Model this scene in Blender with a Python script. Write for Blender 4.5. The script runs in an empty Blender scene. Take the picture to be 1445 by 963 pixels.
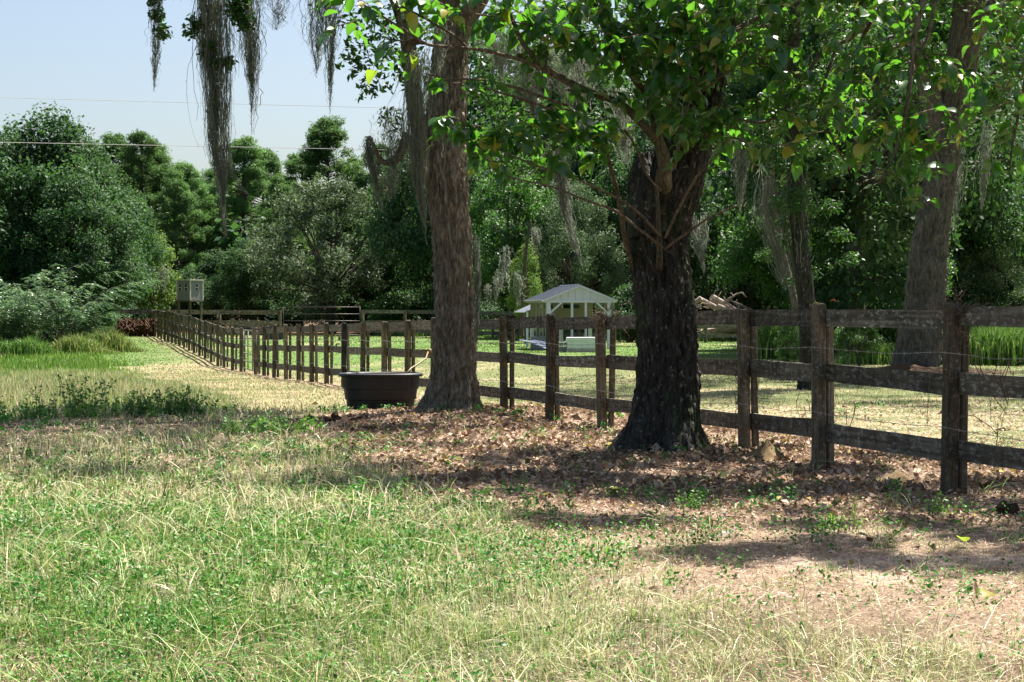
import bpy, math, random
import numpy as np
from mathutils import Vector, Matrix

SC = bpy.context.scene
COL = SC.collection
R = np.random.RandomState(7)
random.seed(7)

# ------------------------------------------------------------------ camera, light, exposure
EYE = 1.41           # metres above the ground under the camera
F = 2400.0           # focal length in photo pixels (photo 1445 x 963)
CX, HY = 722.5, 437.0
cam_d = bpy.data.cameras.new('camera'); cam = bpy.data.objects.new('camera', cam_d); COL.objects.link(cam)
cam.location = (0, 0, EYE); cam.rotation_euler = (math.radians(90), 0, 0)
cam_d.sensor_width = 36; cam_d.lens = F / 1445 * 36
cam_d.shift_y = -(481.5 - HY) / 1445
cam_d.clip_start = 0.1; cam_d.clip_end = 3000
SC.camera = cam

SUN_EL, SUN_AZ = math.radians(62), math.radians(40)     # azimuth from +Y (ahead) towards +X (right)
w = bpy.data.worlds.new('World'); SC.world = w; w.use_nodes = True
wn = w.node_tree
sky = wn.nodes.new('ShaderNodeTexSky'); sky.sky_type = 'NISHITA'; sky.sun_disc = False
sky.sun_elevation = SUN_EL; sky.sun_rotation = SUN_AZ; sky.air_density = 1.0; sky.dust_density = 2.5; sky.ozone_density = 1.0
wn.links.new(sky.outputs[0], wn.nodes['Background'].inputs[0])
wn.nodes['Background'].inputs[1].default_value = 0.050
sl = bpy.data.lights.new('sun', 'SUN'); sl.energy = 5.0; sl.angle = math.radians(0.53); sl.color = (1.0, 0.945, 0.86)
so = bpy.data.objects.new('sun', sl); COL.objects.link(so)
sdir = Vector((math.sin(SUN_AZ) * math.cos(SUN_EL), math.cos(SUN_AZ) * math.cos(SUN_EL), math.sin(SUN_EL)))
so.rotation_euler = sdir.to_track_quat('Z', 'Y').to_euler()
SC.view_settings.view_transform = 'Standard'; SC.view_settings.look = 'None'
SC.view_settings.exposure = 1.76; SC.view_settings.gamma = 1.0
SC.cycles.max_bounces = 7; SC.cycles.diffuse_bounces = 3; SC.cycles.glossy_bounces = 2
SC.cycles.transmission_bounces = 4; SC.cycles.transparent_max_bounces = 6
SC.cycles.caustics_reflective = False; SC.cycles.caustics_refractive = False

# ------------------------------------------------------------------ noise
def _h(i, seed):
    n = (i[..., 0] * 374761393 + i[..., 1] * 668265263 + i[..., 2] * 2147483647 + seed * 1274126177) & 0xffffffff
    n = ((n ^ (n >> 13)) * 1274126177) & 0xffffffff
    return ((n ^ (n >> 16)) & 0xffff) / 32767.5 - 1.0
def vn(p, seed=0):
    p = np.asarray(p, float)
    if p.shape[-1] == 2: p = np.concatenate([p, np.zeros(p.shape[:-1] + (1,))], -1)
    i = np.floor(p).astype(np.int64); f = p - i; f = f * f * (3 - 2 * f)
    out = 0
    for dx in (0, 1):
        for dy in (0, 1):
            for dz in (0, 1):
                wt = (f[..., 0] if dx else 1 - f[..., 0]) * (f[..., 1] if dy else 1 - f[..., 1]) * (f[..., 2] if dz else 1 - f[..., 2])
                out = out + wt * _h(i + np.array([dx, dy, dz]), seed)
    return out
def fbm(p, o=4, seed=0):
    p = np.asarray(p, float); s = 0; a = 0.5
    for k in range(o): s = s + a * vn(p * 2 ** k, seed + k); a *= .5
    return s

# ------------------------------------------------------------------ ground profile (read along the fence)
def XF(y): return 7.19 - .287 * np.asarray(y, float)       # the main fence line
GD = [0, 12, 15, 17, 21, 25, 29.6, 33.6, 37.9, 44, 48.4, 52.3, 55.7, 58, 60.3, 62.6, 64.8, 69, 71, 73.3, 77.7, 81.7, 85.9, 92, 110, 140, 200, 400, 1500]
GT = [.04, .035, .03, .005, -.06, -.115, -.19, -.24, -.3, -.41, -.49, -.56, -.61, -.64, -.64, -.6, -.53, -.42, -.35, -.29, -.22, -.15, -.09, -.04, -.03, -.03, -.05, -.5, -4]
_gd = np.arange(0, 1500, .5); _gt = np.interp(_gd, GD, GT)
_k = np.exp(-np.linspace(-2, 2, 9) ** 2); _k /= _k.sum(); _gt = np.convolve(np.pad(_gt, 4, mode='edge'), _k, 'valid')
def gz(x, y):
    x = np.asarray(x, float); y = np.asarray(y, float)
    z = EYE + np.interp(np.clip(y, 0, 1400), _gd, _gt) - 1.45
    flat_ = np.clip((x - XF(y) - 2.5) / 6, 0, 1); flat_ = flat_ * flat_ * (3 - 2 * flat_)
    zb_ = EYE - np.interp(y, [0, 17, 25, 36, 43, 60, 80, 92, 140, 400], [1.41, 1.45, 1.565, 1.68, 1.63, 1.58, 1.55, 1.5, 1.5, 2.0])
    z = np.where(y < 300, z + (zb_ - z) * flat_, z)
    m = 0.05 * vn(np.stack([x * .22, y * .22], -1), 5) + .018 * vn(np.stack([x * 1.1, y * 1.1], -1), 6)
    m = m * np.clip((y - 4) / 8, .2, 1)
    for (mx, my, mh, mr) in ((10.3, 43, .22, 2.6),):
        m = m + mh * np.exp(-((x - mx) ** 2 + (y - my) ** 2) / mr ** 2 / .5)
    # root mounds round the two near trunks
    for (mx, my, mh, mr) in ((-.92, 25, .07, 1.3), (1.49, 16.7, .06, 1.1)):
        m = m + mh * np.exp(-((x - mx) ** 2 + (y - my) ** 2) / mr ** 2)
    return z + m
def g1(x, y): return float(gz(x, y))
def P(px, py, d): return Vector(((px - CX) / F * d, d, EYE - (py - HY) / F * d))

# ------------------------------------------------------------------ mesh helpers
def mesh_np(name, V, faces, tint=None, col=None, smooth=False):
    """faces: list of int arrays (n,3)/(n,4); tint: per face float; col: per face rgb"""
    me = bpy.data.meshes.new(name)
    V = np.ascontiguousarray(V, np.float32)
    me.vertices.add(len(V)); me.vertices.foreach_set('co', V.ravel())
    loops = np.concatenate([f.ravel() for f in faces]).astype(np.int32)
    tot = np.concatenate([np.full(len(f), f.shape[1]) for f in faces]).astype(np.int32)
    st = np.concatenate([[0], np.cumsum(tot)[:-1]]).astype(np.int32)
    me.loops.add(len(loops)); me.loops.foreach_set('vertex_index', loops)
    me.polygons.add(len(tot)); me.polygons.foreach_set('loop_start', st)
    me.polygons.foreach_set('use_smooth', np.full(len(tot), bool(smooth)))
    me.update(calc_edges=True)
    if tint is not None:
        a = me.attributes.new('tint', 'FLOAT', 'FACE'); a.data.foreach_set('value', np.ascontiguousarray(tint, np.float32))
    if col is not None:
        a = me.attributes.new('col', 'FLOAT_COLOR', 'FACE')
        a.data.foreach_set('color', np.concatenate([col, np.ones((len(col), 1))], 1).astype(np.float32).ravel())
    return me
def obj(name, me, mat=None, parent=None, loc=None):
    o = bpy.data.objects.new(name, me); COL.objects.link(o)
    if mat is not None and not me.materials: me.materials.append(mat)
    if parent is not None: o.parent = parent
    if loc is not None: o.location = loc
    return o
def tag(o, label=None, cat=None, group=None, kind=None):
    if label: o['label'] = label
    if cat: o['category'] = cat
    if group: o['group'] = group
    if kind: o['kind'] = kind
    return o
def empty(name, loc, rz=0):
    o = bpy.data.objects.new(name, None); COL.objects.link(o); o.location = loc; o.rotation_euler[2] = rz
    o.empty_display_size = .1
    return o
def copy_tree(o, parent=None):
    c = o.copy(); COL.objects.link(c)
    if parent: c.parent = parent
    for ch in list(o.children): copy_tree(ch, c)
    return c

class MB:
    """collects shapes, gives one mesh"""
    def __init__(s): s.v = []; s.q = []; s.t = []; s.n = 0
    def add(s, V, q=None, t=None):
        V = np.asarray(V, float)
        if q is not None and len(q): s.q.append(np.asarray(q) + s.n)
        if t is not None and len(t): s.t.append(np.asarray(t) + s.n)
        s.v.append(V); s.n += len(V)
    def box(s, c, size, M=None, jit=0):
        x, y, z = [a / 2 for a in size]
        V = np.array([(-x, -y, -z), (x, -y, -z), (x, y, -z), (-x, y, -z), (-x, -y, z), (x, -y, z), (x, y, z), (-x, y, z)])
        if jit: V = V + R.uniform(-jit, jit, V.shape)
        if M is not None: V = V @ np.array(M).T
        s.add(V + np.array(c), [(0, 3, 2, 1), (4, 5, 6, 7), (0, 1, 5, 4), (1, 2, 6, 5), (2, 3, 7, 6), (3, 0, 4, 7)])
    def tube(s, pts, rad, n=6, cap=True):
        pts = np.array([tuple(p) for p in pts], float); m = len(pts); rad = np.broadcast_to(np.asarray(rad, float), (m,))
        T = np.gradient(pts, axis=0); T /= np.linalg.norm(T, axis=1, keepdims=True) + 1e-9
        ref = np.array([0, 0, 1.]) if abs(T[0][2]) < .8 else np.array([1., 0, 0])
        V = np.zeros((m, n, 3)); a = np.arange(n) / n * 2 * math.pi
        u = None
        for i in range(m):
            if u is None: u = np.cross(T[i], ref)
            u = u - T[i] * np.dot(u, T[i]); u /= np.linalg.norm(u) + 1e-9
            v = np.cross(T[i], u)
            V[i] = pts[i] + rad[i] * (np.cos(a)[:, None] * u + np.sin(a)[:, None] * v)
        i, j = np.meshgrid(np.arange(m - 1), np.arange(n), indexing='ij'); j2 = (j + 1) % n
        q = np.stack([i * n + j, i * n + j2, (i + 1) * n + j2, (i + 1) * n + j], -1).reshape(-1, 4)
        Vf = V.reshape(-1, 3); t = None
        if cap:
            Vf = np.concatenate([Vf, pts[:1], pts[-1:]]); c0 = m * n
            j = np.arange(n); t = np.concatenate([np.stack([np.full(n, c0), (j + 1) % n, j], 1), np.stack([np.full(n, c0 + 1), (m - 1) * n + j, (m - 1) * n + (j + 1) % n], 1)])
        s.add(Vf, q, t)
    def build(s, name, mat, parent=None, smooth=False, loc=None):
        me = s.mesh(name, smooth)
        return obj(name, me, mat, parent, loc)
    def mesh(s, name, smooth=False):
        fs = ([np.concatenate(s.q)] if s.q else []) + ([np.concatenate(s.t)] if s.t else [])
        return mesh_np(name, np.concatenate(s.v), fs, smooth=smooth)

def spline(pts, m):
    """Catmull-Rom through control rows (any number of columns) resampled to m rows"""
    p = np.asarray(pts, float); k = len(p)
    e = np.concatenate([2 * p[:1] - p[1:2], p, 2 * p[-1:] - p[-2:-1]])
    u = np.linspace(0, k - 1 - 1e-6, m); i = u.astype(int); t = (u - i)[:, None]
    a, b, c, d = e[i], e[i + 1], e[i + 2], e[i + 3]
    return .5 * ((2 * b) + (-a + c) * t + (2 * a - 5 * b + 4 * c - d) * t ** 2 + (-a + 3 * b - 3 * c + d) * t ** 3)

# ------------------------------------------------------------------ materials
def mat(name):
    m = bpy.data.materials.new(name); m.use_nodes = True
    nt = m.node_tree; b = nt.nodes['Principled BSDF']
    return m, nt, b
def N(nt, t, **k):
    n = nt.nodes.new(t)
    for a, v in k.items():
        if a in n.inputs: n.inputs[a].default_value = v
        else: setattr(n, a, v)
    return n
def ramp(nt, fac, stops):
    r = nt.nodes.new('ShaderNodeValToRGB'); e = r.color_ramp.elements
    while len(e) > 1: e.remove(e[-1])
    e[0].position, e[0].color = stops[0][0], (*stops[0][1], 1)
    for p, c in stops[1:]:
        x = e.new(p); x.color = (*c, 1)
    nt.links.new(fac, r.inputs[0]); return r.outputs[0]
def mixc(nt, fac, a, b, mode='MIX'):
    m = nt.nodes.new('ShaderNodeMix'); m.data_type = 'RGBA'; m.blend_type = mode
    for sock, v in ((m.inputs[0], fac), (m.inputs[6], a), (m.inputs[7], b)):
        if hasattr(v, 'is_linked'): nt.links.new(v, sock)
        elif isinstance(v, (int, float)): sock.default_value = v
        else: sock.default_value = (*v, 1)
    return m.outputs[2]
def noise(nt, scale, detail=4, vec=None, rough=.6):
    n = N(nt, 'ShaderNodeTexNoise'); n.inputs['Scale'].default_value = scale; n.inputs['Detail'].default_value = detail
    n.inputs['Roughness'].default_value = rough
    if vec is not None: nt.links.new(vec, n.inputs['Vector'])
    return n.outputs['Fac']
def mapped(nt, sc, src='Object'):
    t = nt.nodes.new('ShaderNodeTexCoord'); m = nt.nodes.new('ShaderNodeMapping'); m.inputs['Scale'].default_value = sc
    nt.links.new(t.outputs[src], m.inputs[0]); return m.outputs[0]
def bump(nt, b, h, strength=.5, dist=.02):
    n = N(nt, 'ShaderNodeBump'); n.inputs['Strength'].default_value = strength; n.inputs['Distance'].default_value = dist
    nt.links.new(h, n.inputs['Height']); nt.links.new(n.outputs[0], b.inputs['Normal'])

def leaf_mat(name, stops, trans=.4, tcol=(.20, .34, .03), rough=.42, spec=.5, vary=.35):
    m, nt, b = mat(name)
    a = N(nt, 'ShaderNodeAttribute', attribute_name='tint')
    c = ramp(nt, a.outputs['Fac'], stops)
    oi = N(nt, 'ShaderNodeObjectInfo')
    hs = N(nt, 'ShaderNodeHueSaturation')
    mr = N(nt, 'ShaderNodeMapRange'); mr.inputs[3].default_value = 1 - vary; mr.inputs[4].default_value = 1 + vary
    nt.links.new(oi.outputs['Random'], mr.inputs[0]); nt.links.new(mr.outputs[0], hs.inputs['Value']); nt.links.new(c, hs.inputs['Color'])
    nt.links.new(hs.outputs[0], b.inputs['Base Color']); b.inputs['Roughness'].default_value = rough
    b.inputs['Specular IOR Level'].default_value = spec
    t = N(nt, 'ShaderNodeBsdfTranslucent')
    nt.links.new(mixc(nt, .7, hs.outputs[0], tcol), t.inputs[0])
    mx = N(nt, 'ShaderNodeMixShader'); mx.inputs[0].default_value = trans
    nt.links.new(b.outputs[0], mx.inputs[1]); nt.links.new(t.outputs[0], mx.inputs[2])
    nt.links.new(mx.outputs[0], nt.nodes['Material Output'].inputs[0])
    return m
def col_mat(name, trans=.3, rough=.6, spec=.3):
    m, nt, b = mat(name)
    a = N(nt, 'ShaderNodeAttribute', attribute_name='col')
    nt.links.new(a.outputs['Color'], b.inputs['Base Color']); b.inputs['Roughness'].default_value = rough
    b.inputs['Specular IOR Level'].default_value = spec
    if trans:
        t = N(nt, 'ShaderNodeBsdfTranslucent'); nt.links.new(a.outputs['Color'], t.inputs[0])
        mx = N(nt, 'ShaderNodeMixShader'); mx.inputs[0].default_value = trans
        nt.links.new(b.outputs[0], mx.inputs[1]); nt.links.new(t.outputs[0], mx.inputs[2])
        nt.links.new(mx.outputs[0], nt.nodes['Material Output'].inputs[0])
    return m
M = {}
M['grass'] = col_mat('grass_blades', .3, .5, .3)
M['litter'] = col_mat('leaf_litter', .12, .8, .15)
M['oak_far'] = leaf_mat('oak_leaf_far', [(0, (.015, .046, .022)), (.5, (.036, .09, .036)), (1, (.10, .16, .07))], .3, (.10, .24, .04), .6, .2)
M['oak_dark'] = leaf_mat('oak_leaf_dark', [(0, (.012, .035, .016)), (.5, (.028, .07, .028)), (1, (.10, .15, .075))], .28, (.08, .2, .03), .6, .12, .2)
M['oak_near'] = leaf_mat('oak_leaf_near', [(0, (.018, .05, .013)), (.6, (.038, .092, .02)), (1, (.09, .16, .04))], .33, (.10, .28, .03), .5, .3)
M['grey_leaf'] = leaf_mat('grey_green_leaf', [(0, (.035, .07, .035)), (.5, (.08, .125, .06)), (1, (.21, .25, .15))], .25, (.12, .2, .06), .6, .2)
M['yellow_leaf'] = leaf_mat('yellow_green_leaf', [(0, (.03, .08, .02)), (.5, (.06, .12, .03)), (1, (.16, .18, .05))], .4, (.18, .3, .04), .6, .2)
M['pine'] = leaf_mat('pine_needle', [(0, (.035, .09, .03)), (.5, (.075, .155, .045)), (1, (.14, .235, .075))], .36, (.13, .26, .045), .6, .15)
M['shrub'] = leaf_mat('pale_shrub_leaf', [(0, (.02, .07, .03)), (.5, (.05, .13, .05)), (1, (.36, .45, .30))], .35, (.15, .28, .08), .4, .5, .1)
M['big'] = leaf_mat('broad_leaf', [(0, (.012, .05, .013)), (.5, (.024, .085, .018)), (.82, (.09, .18, .03)), (.9, (.34, .30, .03)), (1, (.45, .34, .03))], .45, (.14, .42, .02), .33, .9, .45)
M['bright'] = leaf_mat('bright_weed_leaf', [(0, (.03, .10, .02)), (.5, (.06, .17, .03)), (1, (.14, .24, .06))], .4, (.18, .42, .04), .5, .4, .1)

def bark_mat(name, c0, c1, c2, lichen=(.3, .32, .28), la=.5, moss=None):
    m, nt, b = mat(name)
    v = mapped(nt, (1, 1, .36))
    n1 = noise(nt, 16, 7, v, .75); n2 = noise(nt, 2.2, 3, mapped(nt, (1, 1, .6)))
    c = ramp(nt, n1, [(.3, c0), (.5, c1), (.68, c2)])
    n3 = noise(nt, 20, 6, mapped(nt, (1, 1, .8)))
    f = ramp(nt, n3, [(.58, (0, 0, 0)), (.7, (la, la, la))])
    c = mixc(nt, f, c, lichen)
    if moss is not None:
        g = ramp(nt, noise(nt, 3.1, 4, mapped(nt, (1, 1, .5))), [(.52, (0, 0, 0)), (.66, (.8, .8, .8))])
        c = mixc(nt, g, c, moss)
    f2 = ramp(nt, n2, [(.3, (.7, .7, .7)), (.7, (1.15, 1.15, 1.15))])
    c = mixc(nt, 1, c, f2, 'MULTIPLY')
    nt.links.new(c, b.inputs['Base Color']); b.inputs['Roughness'].default_value = .9; b.inputs['Specular IOR Level'].default_value = .15
    vo = N(nt, 'ShaderNodeTexVoronoi', feature='DISTANCE_TO_EDGE'); vo.inputs['Scale'].default_value = 16
    wv_ = N(nt, 'ShaderNodeVectorMath', operation='ADD'); nn_ = N(nt, 'ShaderNodeTexNoise'); nn_.inputs['Scale'].default_value = 7; sc_ = N(nt, 'ShaderNodeVectorMath', operation='SCALE'); sc_.inputs['Scale'].default_value = .12
    nt.links.new(nn_.outputs['Color'], sc_.inputs[0]); nt.links.new(mapped(nt, (1, 1, .33)), wv_.inputs[0]); nt.links.new(sc_.outputs[0], wv_.inputs[1]); nt.links.new(wv_.outputs[0], vo.inputs['Vector'])
    pl = ramp(nt, vo.outputs['Distance'], [(0, (0, 0, 0)), (.12, (.7, .7, .7)), (.4, (1, 1, 1))])
    ht = mixc(nt, .45, pl, n1)
    bump(nt, b, ht, 1.0, .045)
    return m
M['bark_brown'] = bark_mat('bark_brown', (.06, .046, .03), (.19, .163, .122), (.36, .315, .245), (.36, .35, .29), .4)
M['bark_dark'] = bark_mat('bark_dark', (.014, .013, .011), (.045, .040, .034), (.10, .092, .08), (.34, .36, .33), .7, (.035, .06, .02))
M['bark_grey'] = bark_mat('bark_grey', (.055, .05, .042), (.135, .122, .102), (.22, .2, .17), (.28, .27, .24), .3)
M['bark_far'] = bark_mat('bark_far', (.05, .04, .035), (.10, .085, .07), (.18, .155, .13), (.3, .28, .24), .4)
M['shoot'] = bark_mat('shoot_bark', (.07, .06, .038), (.13, .112, .075), (.2, .17, .115), (.33, .29, .22), .3)
M['twig'] = bark_mat('twig_bark', (.09, .066, .048), (.16, .118, .085), (.24, .18, .135), (.33, .29, .25), .3)
M['deadwood'] = bark_mat('dead_wood', (.22, .17, .13), (.40, .33, .27), (.55, .47, .4), (.6, .55, .48), .3)

def wood_mat(name, c0, c1, c2, lichen=.5):
    m, nt, b = mat(name)
    oi = N(nt, 'ShaderNodeObjectInfo')
    t = nt.nodes.new('ShaderNodeTexCoord'); ad = N(nt, 'ShaderNodeVectorMath', operation='ADD')
    sc = N(nt, 'ShaderNodeVectorMath', operation='SCALE'); cb = N(nt, 'ShaderNodeCombineXYZ')
    for i in range(3): nt.links.new(oi.outputs['Random'], cb.inputs[i])
    nt.links.new(cb.outputs[0], sc.inputs[0]); sc.inputs['Scale'].default_value = 37.0
    nt.links.new(t.outputs['Object'], ad.inputs[0]); nt.links.new(sc.outputs[0], ad.inputs[1])
    def mp(s):
        q = nt.nodes.new('ShaderNodeMapping'); q.inputs['Scale'].default_value = s; nt.links.new(ad.outputs[0], q.inputs[0]); return q.outputs[0]
    grain = noise(nt, 30, 5, mp((.06, 1, 1) if 'board' in name else (1, 1, .05)), .7)
    streak = noise(nt, 9, 4, mp((1.6, 1, .25)), .65)
    c = ramp(nt, grain, [(.28, c0), (.52, c1), (.72, c2)])
    f = ramp(nt, streak, [(.35, (.55, .55, .55)), (.6, (1.15, 1.12, 1.08))])
    c = mixc(nt, 1, c, f, 'MULTIPLY')
    li = ramp(nt, noise(nt, 26, 6, mp((1, 1, 1)), .75), [(.53, (0, 0, 0)), (.62, (lichen, lichen, lichen))])
    c = mixc(nt, li, c, (.36, .37, .33))
    hs = N(nt, 'ShaderNodeHueSaturation'); mr = N(nt, 'ShaderNodeMapRange'); mr.inputs[3].default_value = .7; mr.inputs[4].default_value = 1.35
    nt.links.new(oi.outputs['Random'], mr.inputs[0]); nt.links.new(mr.outputs[0], hs.inputs['Value']); nt.links.new(c, hs.inputs['Color'])
    nt.links.new(hs.outputs[0], b.inputs['Base Color']); b.inputs['Roughness'].default_value = .85; b.inputs['Specular IOR Level'].default_value = .2
    bump(nt, b, grain, .6, .01)
    return m
M['post'] = wood_mat('post_wood', (.037, .03, .02), (.105, .088, .059), (.205, .175, .122), .35)
M['board'] = wood_mat('board_wood', (.038, .033, .025), (.11, .096, .074), (.22, .195, .155), .7)
M['far_board'] = wood_mat('far_board_wood', (.09, .07, .058), (.16, .13, .11), (.25, .21, .18), .3)

def plain(name, c, rough=.5, metal=0, var=.25, sc=6, spec=.5):
    m, nt, b = mat(name)
    n = noise(nt, sc, 5, mapped(nt, (1, 1, 1)))
    k = ramp(nt, n, [(.3, tuple(x * (1 - var) for x in c)), (.7, tuple(min(1, x * (1 + var)) for x in c))])
    nt.links.new(k, b.inputs['Base Color']); b.inputs['Roughness'].default_value = rough; b.inputs['Metallic'].default_value = metal
    b.inputs['Specular IOR Level'].default_value = spec
    bump(nt, b, n, .15, .01)
    return m
M['wire'] = plain('barbed_wire', (.42, .39, .36), .5, .6)
M['tank'] = plain('black_plastic', (.012, .013, .014), .5, 0, .4, 9, .35)
M['tankmark'] = plain('moulded_mark', (.35, .35, .35), .6)
M['white'] = plain('white_paint', (.66, .62, .80), .55, 0, .06)
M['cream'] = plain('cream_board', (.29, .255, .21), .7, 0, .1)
M['roofmetal'] = plain('grey_roof_metal', (.19, .205, .245), .35, .3, .1)
M['dark'] = plain('dark_opening', (.012, .012, .012), .8)
M['sheet'] = plain('corrugated_sheet', (.34, .36, .42), .4, .4, .2)
M['tarp'] = plain('pale_panel', (.72, .73, .73), .6, 0, .08)
M['pinkwood'] = plain('pinkish_plank', (.5, .42, .38), .8)
M['box'] = plain('weathered_ply', (.20, .195, .22), .8, 0, .15, 10)
M['boxtrim'] = plain('pale_trim', (.62, .52, .44), .7)
M['pipe'] = plain('galvanised_pipe', (.13, .11, .10), .45, .5)
M['gategreen'] = plain('dull_green_pipe', (.16, .17, .12), .5, .3)
M['cable'] = plain('utility_cable', (.12, .11, .11), .6)
M['hose'] = plain('yellow_hose', (.16, .11, .04), .5)
M['sand'] = plain('ant_mound_sand', (.17, .12, .065), .95, 0, .25, 40, .1)
M['straw'] = plain('pine_straw', (.06, .036, .022), .95, 0, .5, 18, .1)
M['clod'] = plain('manure_clod', (.075, .05, .035), .95, 0, .4, 30, .1)
M['shard'] = plain('bark_shard', (.32, .27, .24), .9, 0, .3, 30, .1)
M['deadbrush'] = plain('dead_fern', (.075, .042, .026), .9, 0, .4, 10, .1)
M['skyblue'] = plain('rubber_trough', (.03, .035, .045), .4)
mm, nt, b = mat('moss')
a = N(nt, 'ShaderNodeAttribute', attribute_name='tint')
c = ramp(nt, a.outputs['Fac'], [(0, (.10, .115, .09)), (.5, (.175, .195, .15)), (1, (.30, .315, .25))])
nt.links.new(c, b.inputs['Base Color']); b.inputs['Roughness'].default_value = .9; b.inputs['Specular IOR Level'].default_value = .1
t = N(nt, 'ShaderNodeBsdfTranslucent'); nt.links.new(c, t.inputs[0]); mx = N(nt, 'ShaderNodeMixShader'); mx.inputs[0].default_value = .45
nt.links.new(b.outputs[0], mx.inputs[1]); nt.links.new(t.outputs[0], mx.inputs[2]); nt.links.new(mx.outputs[0], nt.nodes['Material Output'].inputs[0])
M['moss'] = mm

# ------------------------------------------------------------------ ground zones
def sm(x, a, b): 
    t = np.clip((x - a) / (b - a), 0, 1); return t * t * (3 - 2 * t)
def zones(x, y):
    x = np.asarray(x, float); y = np.asarray(y, float)
    p = np.stack([x, y], -1)
    n1 = fbm(p * .5, 3, 11); n2 = fbm(p * 1.7, 3, 21); n3 = fbm(p * .17, 3, 31)
    side = x - XF(y)
    behind = sm(side, -.15, .15)
    L = np.interp(y, [4, 8.6, 9.8, 11.5, 13.4, 17, 23, 26.5], [9, 3.4, .9, .1, -.6, -1.5, -2.9, -2.0])
    lit = sm(x - L + 1.3 * n1 + .7 * n2, -.35, .45) * (1 - sm(y + 2 * n1, 26, 28)) * sm(y + 1.0 * n1 + .5 * n2, 10.0, 11.2) * (1 - sm(side, 1.2 + n1, 3.2 + n1))
    dry = sm(x - np.interp(y, [5, 6.5, 7.5, 9, 10.5, 12], [2.2, 1.6, 1.0, .5, .1, -.3]) + 1.1 * n1 + .5 * n2, -.3, .5) * (1 - sm(y + n1, 10.8, 12)) * (1 - lit)
    path = sm(side, -4.0 + 1.6 * n1, -3.2 + 1.6 * n1) * sm(y, 26, 29) * (1 - sm(y + 6 * n1, 62, 68)) * (1 - behind)
    bare = np.clip(sm(fbm(p * 1.6 + 9, 3, 41), .17, .3) * dry, 0, 1)
    strip = np.exp(-((side + .1) / .55) ** 2) * sm(y, 24, 30)                      # bare strip below the fence
    return dict(side=side, behind=behind, lit=lit, dry=dry, path=path, bare=bare, strip=strip, n1=n1, n2=n2, n3=n3)
C_ = {k: np.array(v) for k, v in dict(
    soil=(.21, .145, .105), shaded_thatch=(.12, .09, .06), pink=(.30, .215, .16), sand=(.42, .33, .265), brown=(.16, .105, .07),  # thatch darkened to stand for shadows between the blades
    green=(.05, .075, .028), fargreen=(.095, .155, .045), tan=(.27, .235, .14), olive=(.13, .15, .065)).items()}
def lerp(a, b, t): return a + (b - a) * t[..., None]
def ground_col(x, y):
    z = zones(x, y)
    g = np.broadcast_to(lerp(C_['shaded_thatch'], C_['green'], sm(z['n1'] + z['n2'] * .5, -.25, .3)), x.shape + (3,))
    g = lerp(g, C_['fargreen'], sm(y + 14 * z['n3'], 44, 62) * (1 - z['behind']))
    lawn = lerp(C_['tan'], C_['olive'], sm(z['n1'] + .6 * z['n2'], -.35, .1))
    lawn = lerp(lawn, C_['fargreen'], sm(y + 22 * z['n3'] + 8 * z['n1'], 50, 62))
    lawn = lerp(lawn, C_['tan'], .6 * sm(np.sin(y * .35 + 3 * z['n3']), .5, .9) * sm(y, 55, 65))
    g = lerp(g, lawn, z['behind'])
    pc = lerp(C_['tan'], C_['olive'], sm(z['n2'] + z['n1'], .05, .4))
    g = lerp(g, pc, z['path'])
    g = lerp(g, C_['pink'], z['dry'] * .8)
    g = lerp(g, C_['sand'], z['bare'])
    g = lerp(g, lerp(C_['soil'], C_['brown'], sm(z['n2'], -.2, .3)), z['lit'])
    g = lerp(g, C_['soil'] * 1.2, np.clip(z['strip'], 0, 1) * .8)
    mu = np.exp(-((x - 10.3) ** 2 + (y - 43) ** 2) / 2.4 ** 2)
    g = lerp(g, C_['brown'] * .7, sm(mu, .3, .5))
    # dirt strip along the back fence, dark floor under the woods
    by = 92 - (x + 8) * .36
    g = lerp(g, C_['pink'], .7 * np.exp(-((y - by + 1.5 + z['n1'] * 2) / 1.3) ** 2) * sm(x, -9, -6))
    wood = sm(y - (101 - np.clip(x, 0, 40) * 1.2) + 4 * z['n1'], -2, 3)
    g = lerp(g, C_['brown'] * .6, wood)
    return g
def nonuni(a, steps):
    out = [a]
    for end, st in steps:
        k = max(1, int(round((end - out[-1]) / st))); out += list(np.linspace(out[-1], end, k + 1)[1:])
    return np.array(out)
ys = nonuni(-40, [(3, 8), (5, .5), (20, .16), (32, .26), (60, .5), (110, 1.2), (200, 6), (1400, 100)])
xs = nonuni(-900, [(-100, 100), (-30, 6), (-10, .8), (-6, .3), (7, .16), (13, .35), (30, .9), (100, 6), (900, 100)])
X, Y = np.meshgrid(xs, ys); Z = gz(X, Y)
V = np.stack([X, Y, Z], -1).reshape(-1, 3); ny, nx = X.shape
i, j = np.meshgrid(np.arange(ny - 1), np.arange(nx - 1), indexing='ij')
q = np.stack([i * nx + j, i * nx + j + 1, (i + 1) * nx + j + 1, (i + 1) * nx + j], -1).reshape(-1, 4)
me = mesh_np('ground', V, [q], smooth=True)
gc = ground_col(X, Y).reshape(-1, 3)
a = me.attributes.new('col', 'FLOAT_COLOR', 'POINT'); a.data.foreach_set('color', np.concatenate([gc, np.ones((len(gc), 1))], 1).astype(np.float32).ravel())
m, nt, b = mat('ground')
at = N(nt, 'ShaderNodeAttribute', attribute_name='col')
v = mapped(nt, (1, 1, 1))
f = ramp(nt, noise(nt, 22, 6, v, .75), [(.3, (.5, .5, .48)), (.52, (1, 1, 1)), (.72, (1.4, 1.36, 1.3))])
f2 = ramp(nt, noise(nt, 2.3, 5, v, .7), [(.3, (.75, .78, .72)), (.7, (1.2, 1.18, 1.15))])
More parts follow.
